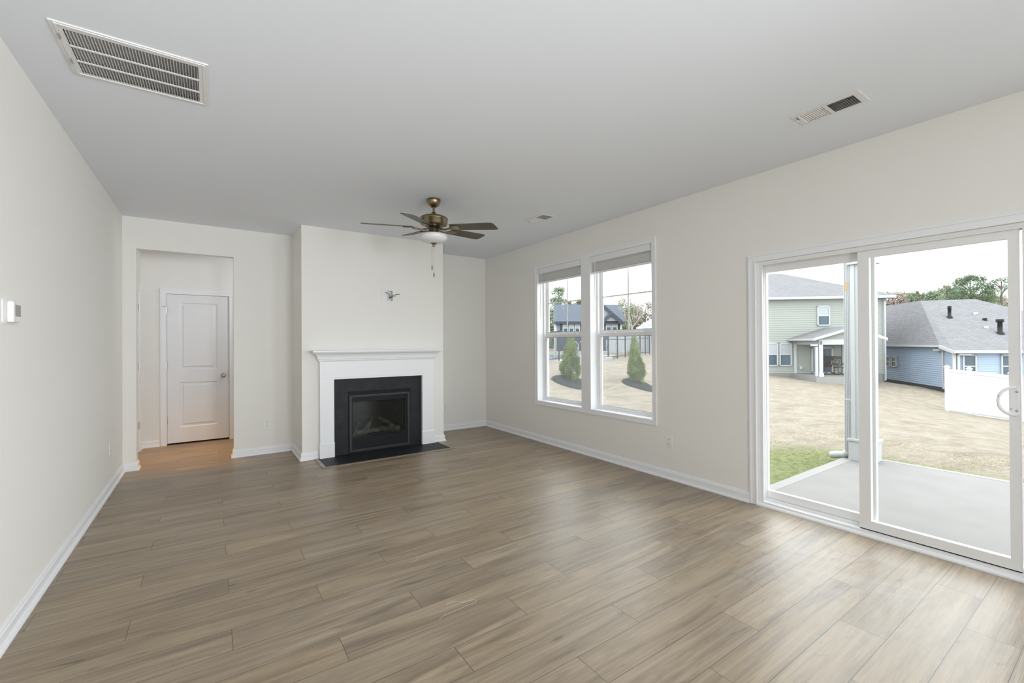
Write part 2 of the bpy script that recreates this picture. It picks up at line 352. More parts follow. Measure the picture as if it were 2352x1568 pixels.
def lawn_mat():
    m = bpy.data.materials.new('dormant_lawn'); m.use_nodes = True; nt = m.node_tree; N = nt.nodes; L = nt.links
    b = N['Principled BSDF']; b.inputs['Roughness'].default_value = 0.95; b.inputs['Specular IOR Level'].default_value = 0.1
    g = N.new('ShaderNodeNewGeometry')
    def noise(scale, det, sc=(1, 1, 1), dist=0.0):
        mp = N.new('ShaderNodeMapping'); mp.inputs['Scale'].default_value = sc; mp.inputs['Rotation'].default_value = (0, 0, 0.9); L.new(g.outputs['Position'], mp.inputs[0])
        n = N.new('ShaderNodeTexNoise'); n.inputs['Scale'].default_value = scale; n.inputs['Detail'].default_value = det; n.inputs['Distortion'].default_value = dist; n.inputs['Roughness'].default_value = 0.65
        L.new(mp.outputs[0], n.inputs[0]); return n.outputs[0]
    n1 = noise(1.3, 12, (1, 2.0, 1), 0.3); n2 = noise(11, 10, (1, 1.5, 1)); n3 = noise(0.5, 3)
    cr = N.new('ShaderNodeValToRGB'); L.new(n1, cr.inputs[0]); e = cr.color_ramp.elements
    e[0].position = 0.30; e[0].color = (0.184, 0.155, 0.117, 1); e[1].position = 0.62; e[1].color = (0.265, 0.239, 0.201, 1)
    c2 = N.new('ShaderNodeValToRGB'); L.new(n2, c2.inputs[0]); e = c2.color_ramp.elements
    e[0].position = 0.3; e[0].color = (0.62, 0.6, 0.56, 1); e[1].position = 0.65; e[1].color = (1.08, 1.08, 1.08, 1)
    mx = N.new('ShaderNodeMix'); mx.data_type = 'RGBA'; mx.blend_type = 'MULTIPLY'; mx.inputs[0].default_value = 0.75
    L.new(cr.outputs[0], mx.inputs[6]); L.new(c2.outputs[0], mx.inputs[7])
    # winter-green patch around the patio corner, and a thin green fringe along its far edge
    sp = N.new('ShaderNodeSeparateXYZ'); L.new(g.outputs['Position'], sp.inputs[0])
    def M(op, a, c=None):
        n = N.new('ShaderNodeMath'); n.operation = op
        for i, x in enumerate((a, c)):
            if x is None: continue
            if isinstance(x, (int, float)): n.inputs[i].default_value = x
            else: L.new(x, n.inputs[i])
        return n.outputs[0]
    def fall(cx, cy, rx, ry):
        d = M('POWER', M('ADD', M('POWER', M('DIVIDE', M('SUBTRACT', sp.outputs[0], cx), rx), 2.0), M('POWER', M('DIVIDE', M('SUBTRACT', sp.outputs[1], cy), ry), 2.0)), 0.5)
        return M('MAXIMUM', M('SUBTRACT', 1.0, d), 0.0)
    gm = M('MULTIPLY', M('MINIMUM', M('MULTIPLY', fall(5.6, 2.3, 2.1, 1.3), 2.6), 1.0), M('ADD', 0.45, n1))
    gm = M('MINIMUM', M('ADD', gm, M('MULTIPLY', M('MINIMUM', M('MULTIPLY', fall(7.0, 0.4, 0.55, 2.3), 2.0), 1.0), 0.40)), 0.9)
    m2 = N.new('ShaderNodeMix'); m2.data_type = 'RGBA'; L.new(gm, m2.inputs[0]); L.new(mx.outputs[2], m2.inputs[6])
    gr = N.new('ShaderNodeValToRGB'); L.new(n2, gr.inputs[0]); e = gr.color_ramp.elements; e[0].position = 0.3; e[0].color = (0.076, 0.100, 0.032, 1); e[1].position = 0.7; e[1].color = (0.200, 0.217, 0.100, 1)
    L.new(gr.outputs[0], m2.inputs[7]); L.new(m2.outputs[2], b.inputs['Base Color'])
    bp = N.new('ShaderNodeBump'); bp.inputs['Strength'].default_value = 0.8; bp.inputs['Distance'].default_value = 0.05; L.new(M('ADD', M('MULTIPLY', n2, 0.5), n1), bp.inputs['Height']); L.new(bp.outputs[0], b.inputs['Normal'])
    return m
lawn_m = lawn_mat()

# ------------------------------------------------------------------ room dimensions (metres)
XL, XR, YB, YF, BL, BR, H = -0.779, 3.742, 6.235, 5.599, 0.872, 2.672, 2.74
YN = -8.0                    # far end of the open-plan room behind the camera
OX0, OX1, OZ = -0.666, 0.228, 2.40   # cased opening to the hall
HY, HX0, HX1 = 7.512, -0.757, 2.2      # hall: back wall, left wall, right end
WT = 0.14

def st(mb, name, m, label, cat): return mb.build(name, m, None, label, cat, kind='structure', org=(0, 0, 0))
st(MB().box((XL-0.12, YN-0.12, -0.12), (XR+WT, HY+0.12, 0)), 'floor', floor_m, 'floor of oak look vinyl planks running across the room', 'floor')
RG = (-0.571, -0.007, 2.647, 3.098)      # return grille outline on the ceiling
V2 = (2.955, 3.151, 0.919, 1.266); V3 = (2.936, 3.132, 3.704, 4.051)
ceil_holes = [(RG[0]+0.03, RG[1]-0.035, RG[2]+0.035, RG[3]-0.022)]+[(v[0]+0.035, v[1]-0.015, v[2]+0.025, v[3]-0.02) for v in (V2, V3)]
st(MB().wall(2, H, H+0.12, XL-0.12, XR+WT, YN-0.12, HY+0.12, ceil_holes), 'ceiling', ceil_m, 'flat pale grey painted ceiling', 'ceiling')
st(MB().box((XL-0.12, YN, 0), (XL, YB+0.12, H)), 'wall_left', wall_m, 'plain cream wall at the left with the thermostat', 'wall')
st(MB().wall(1, YB, YB+0.12, XL, XR, 0, H, [(OX0, OX1, -1, OZ)]), 'wall_back', wall_m, 'cream back wall with an opening through to the hall', 'wall')
WIN = (2.918, 4.83, 0.56, 2.37); SLD = (0.37, 1.87, -1, 2.007)
st(MB().wall(0, XR, XR+WT, YN, HY, 0, H, [(WIN[0]-0.013, 3.813, WIN[2]-0.013, WIN[3]+0.013), (3.937, WIN[1]+0.013, WIN[2]-0.013, WIN[3]+0.013), (SLD[0]-0.001, SLD[1]+0.001, -1, SLD[3]+0.001), (-4.0, -1.5, 0.5, 2.3), (-7.2, -5.2, 0.5, 2.3)]),
   'wall_right', wall_m, 'cream wall at the right holding double window and sliding door', 'wall')
st(MB().box((XL-0.12, YN-0.12, 0), (XR+WT, YN, H)), 'wall_front', wall_m, 'cream wall at the far end behind the viewer', 'wall')
# chimney breast
FBX = (1.383, 2.185, 0.004, 0.768)
TVX = (1.872, 1.955, 1.905, 2.040)
mb = MB().wall(1, YF, YF+0.09, BL, BR, 0, H, [FBX, (TVX[0]-0.004, TVX[1]+0.004, TVX[2]-0.004, TVX[3]+0.004)])
mb.box((BL, YF+0.09, 0), (BL+0.09, YB, H)); mb.box((BR-0.09, YF+0.09, 0), (BR, YB, H))
st(mb, 'wall_chimney', wall_m, 'cream chimney breast standing forward of the back wall', 'wall')
# hall shell
st(MB().wall(1, HY, HY+0.12, HX0-0.12, HX1, 0, H, [(-0.50, 0.232, -1, 2.055)]), 'wall_hall', wall_m, 'cream hall wall around the white panel door', 'wall')
st(MB().wall(0, HX0-0.12, HX0, YB+0.12, HY, 0, H, []), 'wall_hall_left', wall_m, 'cream wall along the left side of the hall', 'wall')
st(MB().box((HX1, YB+0.12, 0), (HX1+0.1, HY, H)), 'wall_hall_right', wall_m, 'cream wall closing the right end of the hall', 'wall')

# baseboards with shoe moulding
BP = [(0, 0), (0.028, 0), (0.027, 0.010), (0.022, 0.019), (0.014, 0.022), (0.014, 0.066), (0.010, 0.072), (0.009, 0.080), (0.004, 0.088), (0, 0.088)]
def base(name, path, label): st(MB().sweep(path, BP), name, trim_m, label, 'baseboard')
base('baseboard_left', [(XL, YN), (XL, YB), (OX0, YB), (OX0, YB+0.12)], 'white baseboard along the left wall to the hall opening')
base('baseboard_back', [(OX1, YB+0.12), (OX1, YB), (BL, YB), (BL, YF), (1.045, YF)], 'white baseboard from hall opening to the mantel')
base('baseboard_right', [(2.515, YF), (BR, YF), (BR, YB), (XR, YB), (XR, 1.929)], 'white baseboard from mantel round to the sliding door')
base('baseboard_hall', [(HX0, 7.36), (HX0, HY), (-0.56, HY)], 'white baseboard in the hall left of the door')
base('baseboard_front', [(XR, 0.30), (XR, YN), (XL, YN)], 'white baseboard behind the viewer')

# ------------------------------------------------------------------ hall door
def raised_panel(mb, x0, x1, z0, z1, y, s=-1):
    # recessed moulded panel: outer groove then a raised field
    for (d, e0, e1) in ((0.0, 0.0, 0.006), (0.012, 0.006, 0.006), ):
        pass
    a = [(x0, z0), (x1, z0), (x1, z1), (x0, z1)]
    def ring(ins, yy): return [(x0+ins, yy, z0+ins), (x1-ins, yy, z0+ins), (x1-ins, yy, z1-ins), (x0+ins, yy, z1-ins)]
    R = [ring(0, y), ring(0.012, y+0.010), ring(0.030, y+0.010), ring(0.050, y+0.002)]
    for i in range(3):
        vs = R[i]+R[i+1]
        mb.add(vs, [(k, (k+1) % 4, 4+(k+1) % 4, 4+k) for k in range(4)])
    mb.add(R[3], [(0, 1, 2, 3)])
dr = thing('door_1', (-0.134, HY, 0), 'white two panel door at the end of the hall', 'door', kind='structure')
DX0, DX1, DZ0, DZ1 = -0.484, 0.216, 0.022, 2.04
p1 = (-0.352, 0.080, 1.012, 1.93); p2 = (-0.352, 0.080, 0.228, 0.841)
mb = MB().wall(1, HY+0.012, HY+0.047, DX0, DX1, DZ0, DZ1, [p1, p2])
raised_panel(mb, p1[0], p1[1], p1[2], p1[3], HY+0.012); raised_panel(mb, p2[0], p2[1], p2[2], p2[3], HY+0.012)
slab = mb.build('door_slab', door_m, dr)
mb = MB()
CP = 0.066
def casing(mb, y, x0, x1, z1, w, sgn=-1):
    # stepped casing around a door: flat board and raised back band
    for (a, b, t0, t) in ((0, w, 0, 0.011), (w*0.62, w, 0.011, 0.017)):
        mb.box((x0-b, y+sgn*t0, 0), (x0-a, y+sgn*t, z1+b)); mb.box((x1+a, y+sgn*t0, 0), (x1+b, y+sgn*t, z1+b)); mb.box((x0-a, y+sgn*t0, z1+a), (x1+a, y+sgn*t, z1+b))
casing(mb, HY, DX0-0.006, DX1+0.006, DZ1+0.006, CP)
mb.build('door_casing', trim_m, dr)
mb = MB().box((-0.50, HY, 0), (DX0-0.003, HY+0.12, 2.055)).box((DX1+0.003, HY, 0), (0.232, HY+0.12, 2.055)).box((-0.50, HY, DZ1+0.003), (0.232, HY+0.12, 2.055))
mb.build('door_jamb', trim_m, dr)
MB().box((-0.49, HY+0.06, 0), (0.22, HY+0.11, 2.05)).build('gap_shade_backing', hole_m, dr)  # black sheet put in for the shade in the gap under the door
for z in (1.821, 1.077, 0.334):
    MB().tube([(DX0-0.004, HY+0.004, z-0.045), (DX0-0.004, HY+0.004, z+0.045)], 0.007, 10).box((DX0-0.022, HY+0.010, z-0.04), (DX0+0.0, HY+0.0125, z+0.04)).build('hinge', steel_m, dr)
MB().tube([(DX0-0.004, HY+0.002, 1.872), (DX0-0.03, HY-0.03, 1.872), (DX0-0.05, HY-0.03, 1.86)], 0.004, 8).build('hinge_door_stop', steel_m, dr)
kb = MB().lathe([(0.0, 0.0), (0.031, 0.0), (0.031, -0.006), (0.012, -0.010), (0.011, -0.030), (0.020, -0.036), (0.027, -0.046), (0.027, -0.058), (0.018, -0.066), (0.0, -0.068)], (0.150, HY+0.012, 0.915), 28, axis='y')
kb.build('door_knob', steel_m, dr)
MB().box((DX1+0.001, HY+0.006, 0.89), (DX1+0.006, HY+0.014, 0.95)).build('strike_plate', blackmetal_m, dr)
# side door on the hall's left wall, seen edge-on
d3 = thing('door_3', (HX0, 6.9, 0), 'edge of a white door casing on the hall left wall', 'door', kind='structure')
MB().box((HX0, 7.26, 0), (HX0+0.012, 7.33, 2.09)).box((HX0, 7.30, 0), (HX0+0.018, 7.33, 2.09)).box((HX0, 6.46, 0), (HX0+0.012, 6.53, 2.09)).box((HX0, 6.53, 2.03), (HX0+0.012, 7.26, 2.09)).build('door_casing', trim_m, d3)
MB().box((HX0, 6.53, 0.02), (HX0+0.004, 7.26, 2.03)).build('door_slab', door_m, d3)
for z in (1.83, 1.085, 0.335):
    MB().tube([(HX0+0.010, 7.262, z-0.045), (HX0+0.010, 7.262, z+0.045)], 0.007, 10).build('hinge', steel_m, d3)

# ------------------------------------------------------------------ double window
st(MB().frame(0, XR-0.012, XR, 2.918-0.055, 4.83+0.05, 0.56-0.057, 2.37+0.055, 0.05, 0.046, 0.053, 0.05)
   .box((XR-0.012, 3.80-0.004, 0.555), (XR, 3.95+0.004, 2.375))
   .frame(0, XR-0.018, XR-0.012, 2.918-0.055, 4.83+0.05, 0.56-0.057, 2.37+0.055, 0.014), 'trim_1', trim_m, 'white picture frame casing and mullion of the double window', 'trim')
def window(name, y0, y1, label):
    z0, z1 = WIN[2], WIN[3]
    w = thing(name, (XR+0.07, (y0+y1)/2, z0), label, 'window', kind='structure')
    MB().frame(0, XR-0.004, XR+WT, y0-0.012, y1+0.012, z0-0.012, z1+0.012, 0.012).build('jamb_liner', trim_m, w)
    # vinyl unit frame with sash tracks
    mb = MB().frame(0, XR+0.10, XR+0.185, y0, y1, z0, z1, 0.014)
    mb.frame(0, XR+0.0985, XR+0.108, y0-0.001, y1+0.001, z0-0.001, z1+0.001, 0.022, 0.022, 0.018, 0.022).frame(0, XR+0.138, XR+0.143, y0, y1, z0, z1, 0.022)
    mb.build('window_frame', vinyl_m, w)
    zm = 1.458
    lo = MB().frame(0, XR+0.109, XR+0.137, y0+0.014, y1-0.014, z0+0.014, zm, 0.034, 0.034, 0.030, 0.034).build('lower_sash', vinyl_m, w)
    MB().box((XR+0.121, y0+0.046, z0+0.042), (XR+0.125, y1-0.046, zm-0.032)).build('pane', glass_m, lo)
    MB().frame(0, XR+0.118, XR+0.1205, y0+0.047, y1-0.047, z0+0.043, zm-0.033, 0.004).build('gasket', rubber_m, lo)
    up = MB().frame(0, XR+0.145, XR+0.172, y0+0.014, y1-0.014, zm-0.035, z1-0.014, 0.034, 0.034, 0.074, 0.034).build('upper_sash', vinyl_m, w)
    MB().box((XR+0.157, y0+0.046, zm+0.037), (XR+0.160, y1-0.046, z1-0.046)).build('pane', glass_m, up)
    ym = (y0+y1)/2
    MB().box((XR+0.152, ym-0.009, zm+0.038), (XR+0.156, ym+0.009, z1-0.047)).box((XR+0.1525, y0+0.047, 1.887), (XR+0.1555, y1-0.047, 1.905)).build('muntin_grid', vinyl_m, up)
    MB().frame(0, XR+0.150, XR+0.1525, y0+0.047, y1-0.047, zm+0.038, z1-0.047, 0.004).build('gasket', rubber_m, up)
    for k in (0.27, 0.70):
        y = y0+(y1-y0)*k
        MB().box((XR+0.112, y-0.03, zm), (XR+0.136, y+0.03, zm+0.008)).lathe([(0.011, 0.0), (0.011, 0.009), (0.0, 0.011)], (XR+0.124, y, zm+0.008), 14).box((XR+0.119, y-0.005, zm+0.010), (XR+0.126, y+0.035, zm+0.018)).build('sash_lock', vinyl_m, w)
    MB().add([(XR+0.180, y0+0.016, z0+0.016), (XR+0.180, y1-0.016, z0+0.016), (XR+0.180, y1-0.016, zm-0.005), (XR+0.180, y0+0.016, zm-0.005)], [(0, 1, 2, 3)]).build('insect_screen', screen_m, w)
    return w
window('window_1', 3.95, 4.83, 'left window of the pair, blind drawn up')
window('window_2', 2.918, 3.80, 'right window of the pair, nearer the sliding door')
def blind(y0, y1, label):
    b = thing('window_blind', (XR+0.03, (y0+y1)/2, 2.17), label, 'blind', 'raised blinds of the double window')
    mb = MB().box((XR-0.008, y0+0.012, 2.300), (XR+0.002, y1-0.004, 2.368)); mb.box((XR+0.002, y0+0.012, 2.300), (XR+0.012, y0+0.018, 2.368))
    mb.build('valance', blind_m, b, bevel=0.002)
    MB().box((XR+0.018, y0+0.006, 2.315), (XR+0.068, y1-0.006, 2.366)).build('headrail', blind_m, b)
    mb = MB(); n = 17
    for i in range(n):
        z = 2.196+i*0.0052
        dx = RNG.uniform(-0.001, 0.001)
        mb.box((XR+0.016+dx, y0+0.010, z), (XR+0.066+dx, y1-0.010, z+0.0032))
    mb.box((XR+0.016, y0+0.010, 2.288), (XR+0.066, y1-0.010, 2.291)); mb.box((XR+0.016, y0+0.010, 2.300), (XR+0.066, y1-0.010, 2.303))
    mb.build('slat_stack', blind_m, b)
    MB().box((XR+0.014, y0+0.010, 2.174), (XR+0.068, y1-0.010, 2.192)).build('bottom_rail', blind_m, b, bevel=0.003)
    MB().tube([(XR+0.006, y1-0.07, 2.30), (XR+0.010, y1-0.045, 1.712)], 0.0045, 8).build('tilt_wand', plastic_m, b)
    MB().tube([(XR+0.062, y0+0.44, 2.175), (XR+0.062, y0+0.445, 1.80)], 0.0016, 6).tube([(XR+0.062, y0+0.40, 2.175), (XR+0.062, y0+0.41, 1.76)], 0.0016, 6).build('lift_cord', plastic_m, b)
    return b
blind(3.95, 4.83, 'white slat blind drawn up in the left window of the pair')
blind(2.918, 3.80, 'white slat blind drawn up in the right window, beside sliding door')

# ------------------------------------------------------------------ sliding patio door
sd = thing('door_2', (XR+0.06, 1.12, 0), 'white two panel sliding glass door to the patio', 'door', kind='structure')
mb = MB()
for (a, b, t0, t) in ((0.004, 0.062, 0, 0.012), (0.004, 0.014, 0.012, 0.018), (0.050, 0.062, 0.012, 0.018)):
    mb.box((XR-t, 1.865+a, 0), (XR-t0, 1.865+b, 2.005+b)); mb.box((XR-t, 0.375-b, 0), (XR-t0, 0.375-a, 2.005+b)); mb.box((XR-t, 0.375-a, 2.005+a), (XR-t0, 1.865+a, 2.005+b))
mb.build('door_casing', trim_m, sd)
# frame: jambs, head, sill with tracks
mb = MB().frame(0, XR+0.0, XR+WT, 0.37, 1.87, 0.0, 2.007, 0.020, 0.020, 0.038, 0.018)
mb.frame(0, XR+0.004, XR+0.014, 0.37, 1.87, 0.0, 2.007, 0.046, 0.046, 0.034, 0.030)
mb.frame(0, XR+0.062, XR+0.070, 0.37, 1.87, 0.0, 2.007, 0.040, 0.040, 0.056, 0.032)
mb.build('door_frame', vinyl_m, sd)
MB().add([(XR, 0.37, 0), (XR-0.020, 0.37, 0), (XR-0.019, 0.37, 0.010), (XR-0.013, 0.37, 0.019), (XR, 0.37, 0.023),
          (XR, 1.87, 0), (XR-0.020, 1.87, 0), (XR-0.019, 1.87, 0.010), (XR-0.013, 1.87, 0.019), (XR, 1.87, 0.023)],
         [(0, 1, 2, 3, 4), (9, 8, 7, 6, 5), (0, 5, 6, 1), (1, 6, 7, 2), (2, 7, 8, 3), (3, 8, 9, 4)]).build('threshold_moulding', trim_m, sd)
fp = MB().frame(0, XR+0.074, XR+0.108, 1.10, 1.855, 0.040, 1.985, 0.075, 0.030, 0.078, 0.062).build('fixed_panel', vinyl_m, sd)
MB().box((XR+0.090, 1.17, 0.112), (XR+0.094, 1.83, 1.93)).build('pane', glass_m, fp)
MB().box((XR+0.022, 0.43, 0.0375), (XR+0.05, 1.18, 0.0465)).build('track_gap_shade', rubber_m, sd)  # black strip stands in for the shade below the sliding panel
spn = MB().frame(0, XR+0.018, XR+0.056, 0.428, 1.181, 0.0455, 1.977, 0.045, 0.066, 0.060, 0.048).build('sliding_panel', vinyl_m, sd)
MB().box((XR+0.036, 0.468, 0.098), (XR+0.040, 1.12, 1.934)).build('pane', glass_m, spn)
# D-shaped pull handle
mb = MB().box((XR+0.010, 0.432, 0.922), (XR+0.020, 0.470, 1.088))
mb.build('handle_plate', vinyl_m, spn, bevel=0.005)
pts = []
for i in range(27):
    t = i/26; a = math.pi*t
    pts.append((XR+0.010-0.045*math.sin(a)**0.7 if 0 < t < 1 else XR+0.012, 0.447+0.062*math.sin(a), 1.005+0.078*math.cos(a)))
MB().tube(pts, 0.0062, 12, flat=1.35).build('pull_handle', vinyl_m, spn)
for z in (0.95, 1.058): MB().lathe([(0.0, 0.0), (0.006, 0.0), (0.005, -0.004), (0.0, -0.0045)], (XR+0.010, 0.442, z), 12, axis='x').build('screw', steel_m, spn)
MB().box((XR-0.004, 0.462, 0.955), (XR+0.010, 0.470, 0.962)).build('latch_lever', steel_m, spn)

# ------------------------------------------------------------------ fireplace
mt = thing('mantel', (1.776, YF, 0), 'white painted fireplace mantel with crown shelf and two legs', 'mantel')
ML, MR = 1.056, 2.500
MB().box((0.966, YF-0.162, 1.256), (2.588, YF, 1.276)).build('shelf', trim_m, mt, bevel=0.003)
# crown: cove and fillets, mitred round three sides
prof = [(0.0, 1.140), (0.062, 1.140), (0.066, 1.150), (0.074, 1.158), (0.074, 1.168), (0.086, 1.174)]
for i in range(7):
    a = math.pi/2*i/6
    prof.append((0.086+0.058*(1-math.cos(a)), 1.174+0.070*math.sin(a)))
prof += [(0.150, 1.256), (0.0, 1.256)]
# travel from left wall end, round the front, to the right wall end; room lies on the right of travel reversed
MB().sweep([(MR, YF), (MR-0.0, YF-0.0001), (ML, YF-0.0001), (ML, YF)], [(-0.0+o, z) for o, z in prof], side=-1) if False else None
mb = MB(); n = len(prof); vs = []
for (o, z) in prof: vs.append((ML+0.058-o, YF, z))
for (o, z) in prof: vs.append((ML+0.058-o, YF-o, z))
for (o, z) in prof: vs.append((MR-0.058+o, YF-o, z))
for (o, z) in prof: vs.append((MR-0.058+o, YF, z))
fs = []
for j in range(3):
    for k in range(n): fs.append((j*n+k, j*n+(k+1) % n, (j+1)*n+(k+1) % n, (j+1)*n+k))
mb.add(vs, fs).build('crown_molding', trim_m, mt)
MB().box((ML, YF-0.060, 0.950), (MR, YF, 1.142)).box((1.217, YF-0.057, 0.928), (2.337, YF, 0.952)).build('frieze', trim_m, mt, bevel=0.002)
for x0, x1 in ((ML+0.002, 1.217), (2.337, MR-0.002)):
    lg = MB().box((x0, YF-0.056, 0), (x1, YF, 0.951)).build('leg', trim_m, mt, bevel=0.002)
    MB().box((x0-0.006, YF-0.066, 0), (x1+(0.002 if x0 < 1.5 else 0.006), YF-0.056, 0.172)).add(
        [(x0-0.006, YF-0.066, 0.172), (x1+0.002, YF-0.066, 0.172), (x1+0.002, YF-0.056, 0.186), (x0-0.006, YF-0.056, 0.186)], [(0, 1, 2, 3)]).build('plinth', trim_m, lg)
mb = MB().wall(1, YF-0.014, YF-0.0005, 1.2175, 2.337, 0, 0.930, [(1.388, 2.180, 0.008, 0.763)])
mb.build('fire_surround', slate_m, None, 'black slate surround inside the white mantel', 'surround')
MB().box((1.040, 5.145, 0.0), (2.552, YF-0.066, 0.006)).box((1.217, YF-0.066, 0), (2.337, YF-0.014, 0.006)).build('hearth', slate_m, None, 'black slate hearth slab lying flush in the plank floor', 'hearth', bevel=0.001)
mb = MB().box((0.998, 5.105, 0), (1.040, YF-0.03, 0.007)).box((2.552, 5.105, 0), (2.590, YF-0.03, 0.007)).box((1.040, 5.105, 0), (2.552, 5.145, 0.007))
mb.build('hearth_border', floor_m, None, 'thin wooden strip bordering the black hearth', 'trim strip', bevel=0.002)
fi = thing('gas_fireplace', (1.784, YF, 0.008), 'black gas fireplace insert with glass front and ceramic logs', 'fireplace')
FX0, FX1 = 1.390, 2.178
mb = MB().box((FX0+0.022, YF+0.34, 0.035), (FX1-0.024, YF+0.36, 0.74)).box((FX0+0.022, YF, 0.035), (FX0+0.032, YF+0.34, 0.74)).box((FX1-0.034, YF, 0.035), (FX1-0.024, YF+0.34, 0.74)).box((FX0+0.022, YF, 0.730), (FX1-0.024, YF+0.34, 0.74)).box((FX0+0.022, YF, 0.035), (FX1-0.024, YF+0.34, 0.19))
for i in range(9): mb.box((FX0+0.032, YF+0.332, 0.20+i*0.055), (FX1-0.034, YF+0.34, 0.247+i*0.055))
mb.build('firebox', firebrick_m, fi)
MB().frame(1, YF+0.002, YF+0.006, FX0-0.004, FX1+0.004, 0.006, 0.766, 0.06).build('flange', blackmetal_m, fi)
MB().frame(1, YF-0.030, YF-0.008, FX0+0.006, FX1-0.006, 0.022, 0.722, 0.034, 0.034, 0.030, 0.030).build('front_frame', frame_black_m, fi, bevel=0.004)
MB().box((FX0+0.040, YF-0.016, 0.635), (FX1-0.040, YF-0.004, 0.694)).box((FX0+0.040, YF-0.016, 0.052), (FX1-0.040, YF-0.004, 0.192)).box((FX0+0.040, YF-0.022, 0.052), (FX1-0.040, YF-0.016, 0.128)).box((FX1-0.072, YF-0.016, 0.192), (FX1-0.040, YF-0.004, 0.635)).box((FX0+0.040, YF-0.016, 0.192), (FX0+0.048, YF-0.004, 0.635)).build('inner_panel', blackmetal_m, fi, bevel=0.002)
MB().box((FX0, YF-0.013, 0.722), (FX1, YF-0.002, 0.762)).box((FX0-0.002, YF-0.040, 0.755), (FX1+0.002, YF-0.002, 0.763)).box((FX0, YF-0.026, 0.736), (FX1, YF-0.012, 0.742)).build('hood', blackmetal_m, fi)
MB().box((FX0, YF-0.016, 0.008), (FX1, YF-0.004, 0.022)).build('bottom_trim', blackmetal_m, fi)
MB().box((FX0+0.046, YF-0.009, 0.190), (FX1-0.070, YF-0.006, 0.637)).build('glass_front', fireglass_m, fi)
def log(p, q, r):
    p = Vector(p); q = Vector(q); n = 9; pts = []; rs = []
    for i in range(n):
        t = i/(n-1); pts.append(p.lerp(q, t)+Vector((0, RNG.uniform(-.008, .008), RNG.uniform(-.008, .008)))); rs.append(r*RNG.uniform(.82, 1.12))
    return MB().tube(pts, r, 10, rs=rs)
log((1.50, YF+0.12, 0.225), (1.86, YF+0.16, 0.235), 0.034).build('log', log_m, fi)
log((1.80, YF+0.20, 0.235), (2.08, YF+0.10, 0.225), 0.036).build('log', log_m, fi)
log((1.62, YF+0.06, 0.265), (1.74, YF+0.24, 0.36), 0.026).build('log', log_m, fi)
log((1.86, YF+0.26, 0.37), (2.00, YF+0.06, 0.26), 0.024).build('log', log_m, fi)
log((1.47, YF+0.07, 0.205), (1.55, YF+0.11, 0.36), 0.012).build('log_twig', log_m, fi)
mb = MB()
for i in range(70):
    x = RNG.uniform(1.46, 2.08); y = YF+RNG.uniform(0.02, 0.2); s_ = RNG.uniform(.006, .016)
    mb.lathe([(0, -s_*.6), (s_, -s_*.2), (s_*.8, s_*.5), (0, s_*.8)], (x, y, 0.195+s_*.4), 6)
mb.build('ember_bed', mat('ember_grey', (0.12, 0.12, 0.12), 0.9), fi, kind='stuff')

# recessed television box with loose cables
tv = thing('wall_box', (1.90, YF, 1.88), 'white recessed television wall box above the mantel', 'wall box')
mb = MB().frame(1, YF-0.006, YF, 1.812, 1.976, 1.878, 2.068, 0.062, 0.022, 0.028, 0.030); mb.build('cover_plate', plastic_m, tv)
mb = MB().box((TVX[0], YF+0.07, TVX[2]), (TVX[1], YF+0.075, TVX[3])).box((TVX[0]-0.002, YF, TVX[2]), (TVX[0], YF+0.07, TVX[3])).box((TVX[1], YF, TVX[2]), (TVX[1]+0.002, YF+0.07, TVX[3])).box((TVX[0], YF, TVX[2]-0.002), (TVX[1], YF+0.07, TVX[2])).box((TVX[0], YF, TVX[3]), (TVX[1], YF+0.07, TVX[3]+0.002))
mb.build('recess', plastic_m, tv)
MB().box((1.828, YF-0.010, 1.915), (1.868, YF-0.006, 2.025)).build('switch_insert', plastic_m, tv, bevel=0.002)
for x, z in ((1.842, 2.053), (1.925, 2.053), (1.842, 1.893), (1.925, 1.893)): MB().lathe([(0, 0), (0.004, 0), (0.003, -0.002), (0, -0.0025)], (x, YF-0.006, z), 10, axis='y').build('screw', steel_m, tv)
cab = MB().tube(smooth([(1.925, YF+0.05, 1.950), (1.918, YF-0.01, 1.965), (1.895, YF-0.035, 1.990), (1.865, YF-0.05, 2.003), (1.838, YF-0.05, 2.005)]), 0.0034, 8)
cab.tube(smooth([(1.925, YF+0.05, 1.948), (1.930, YF-0.015, 1.958), (1.96, YF-0.04, 1.978), (1.995, YF-0.055, 1.990), (2.025, YF-0.06, 1.995)]), 0.0034, 8)
cab.tube(smooth([(1.927, YF+0.05, 1.945), (1.938, YF-0.015, 1.950), (1.965, YF-0.03, 1.963), (1.985, YF-0.035, 1.970)]), 0.002, 6)
cab.build('loose_cable', rubber_m, None, 'thin black cables poking out of the white wall box', 'cable')

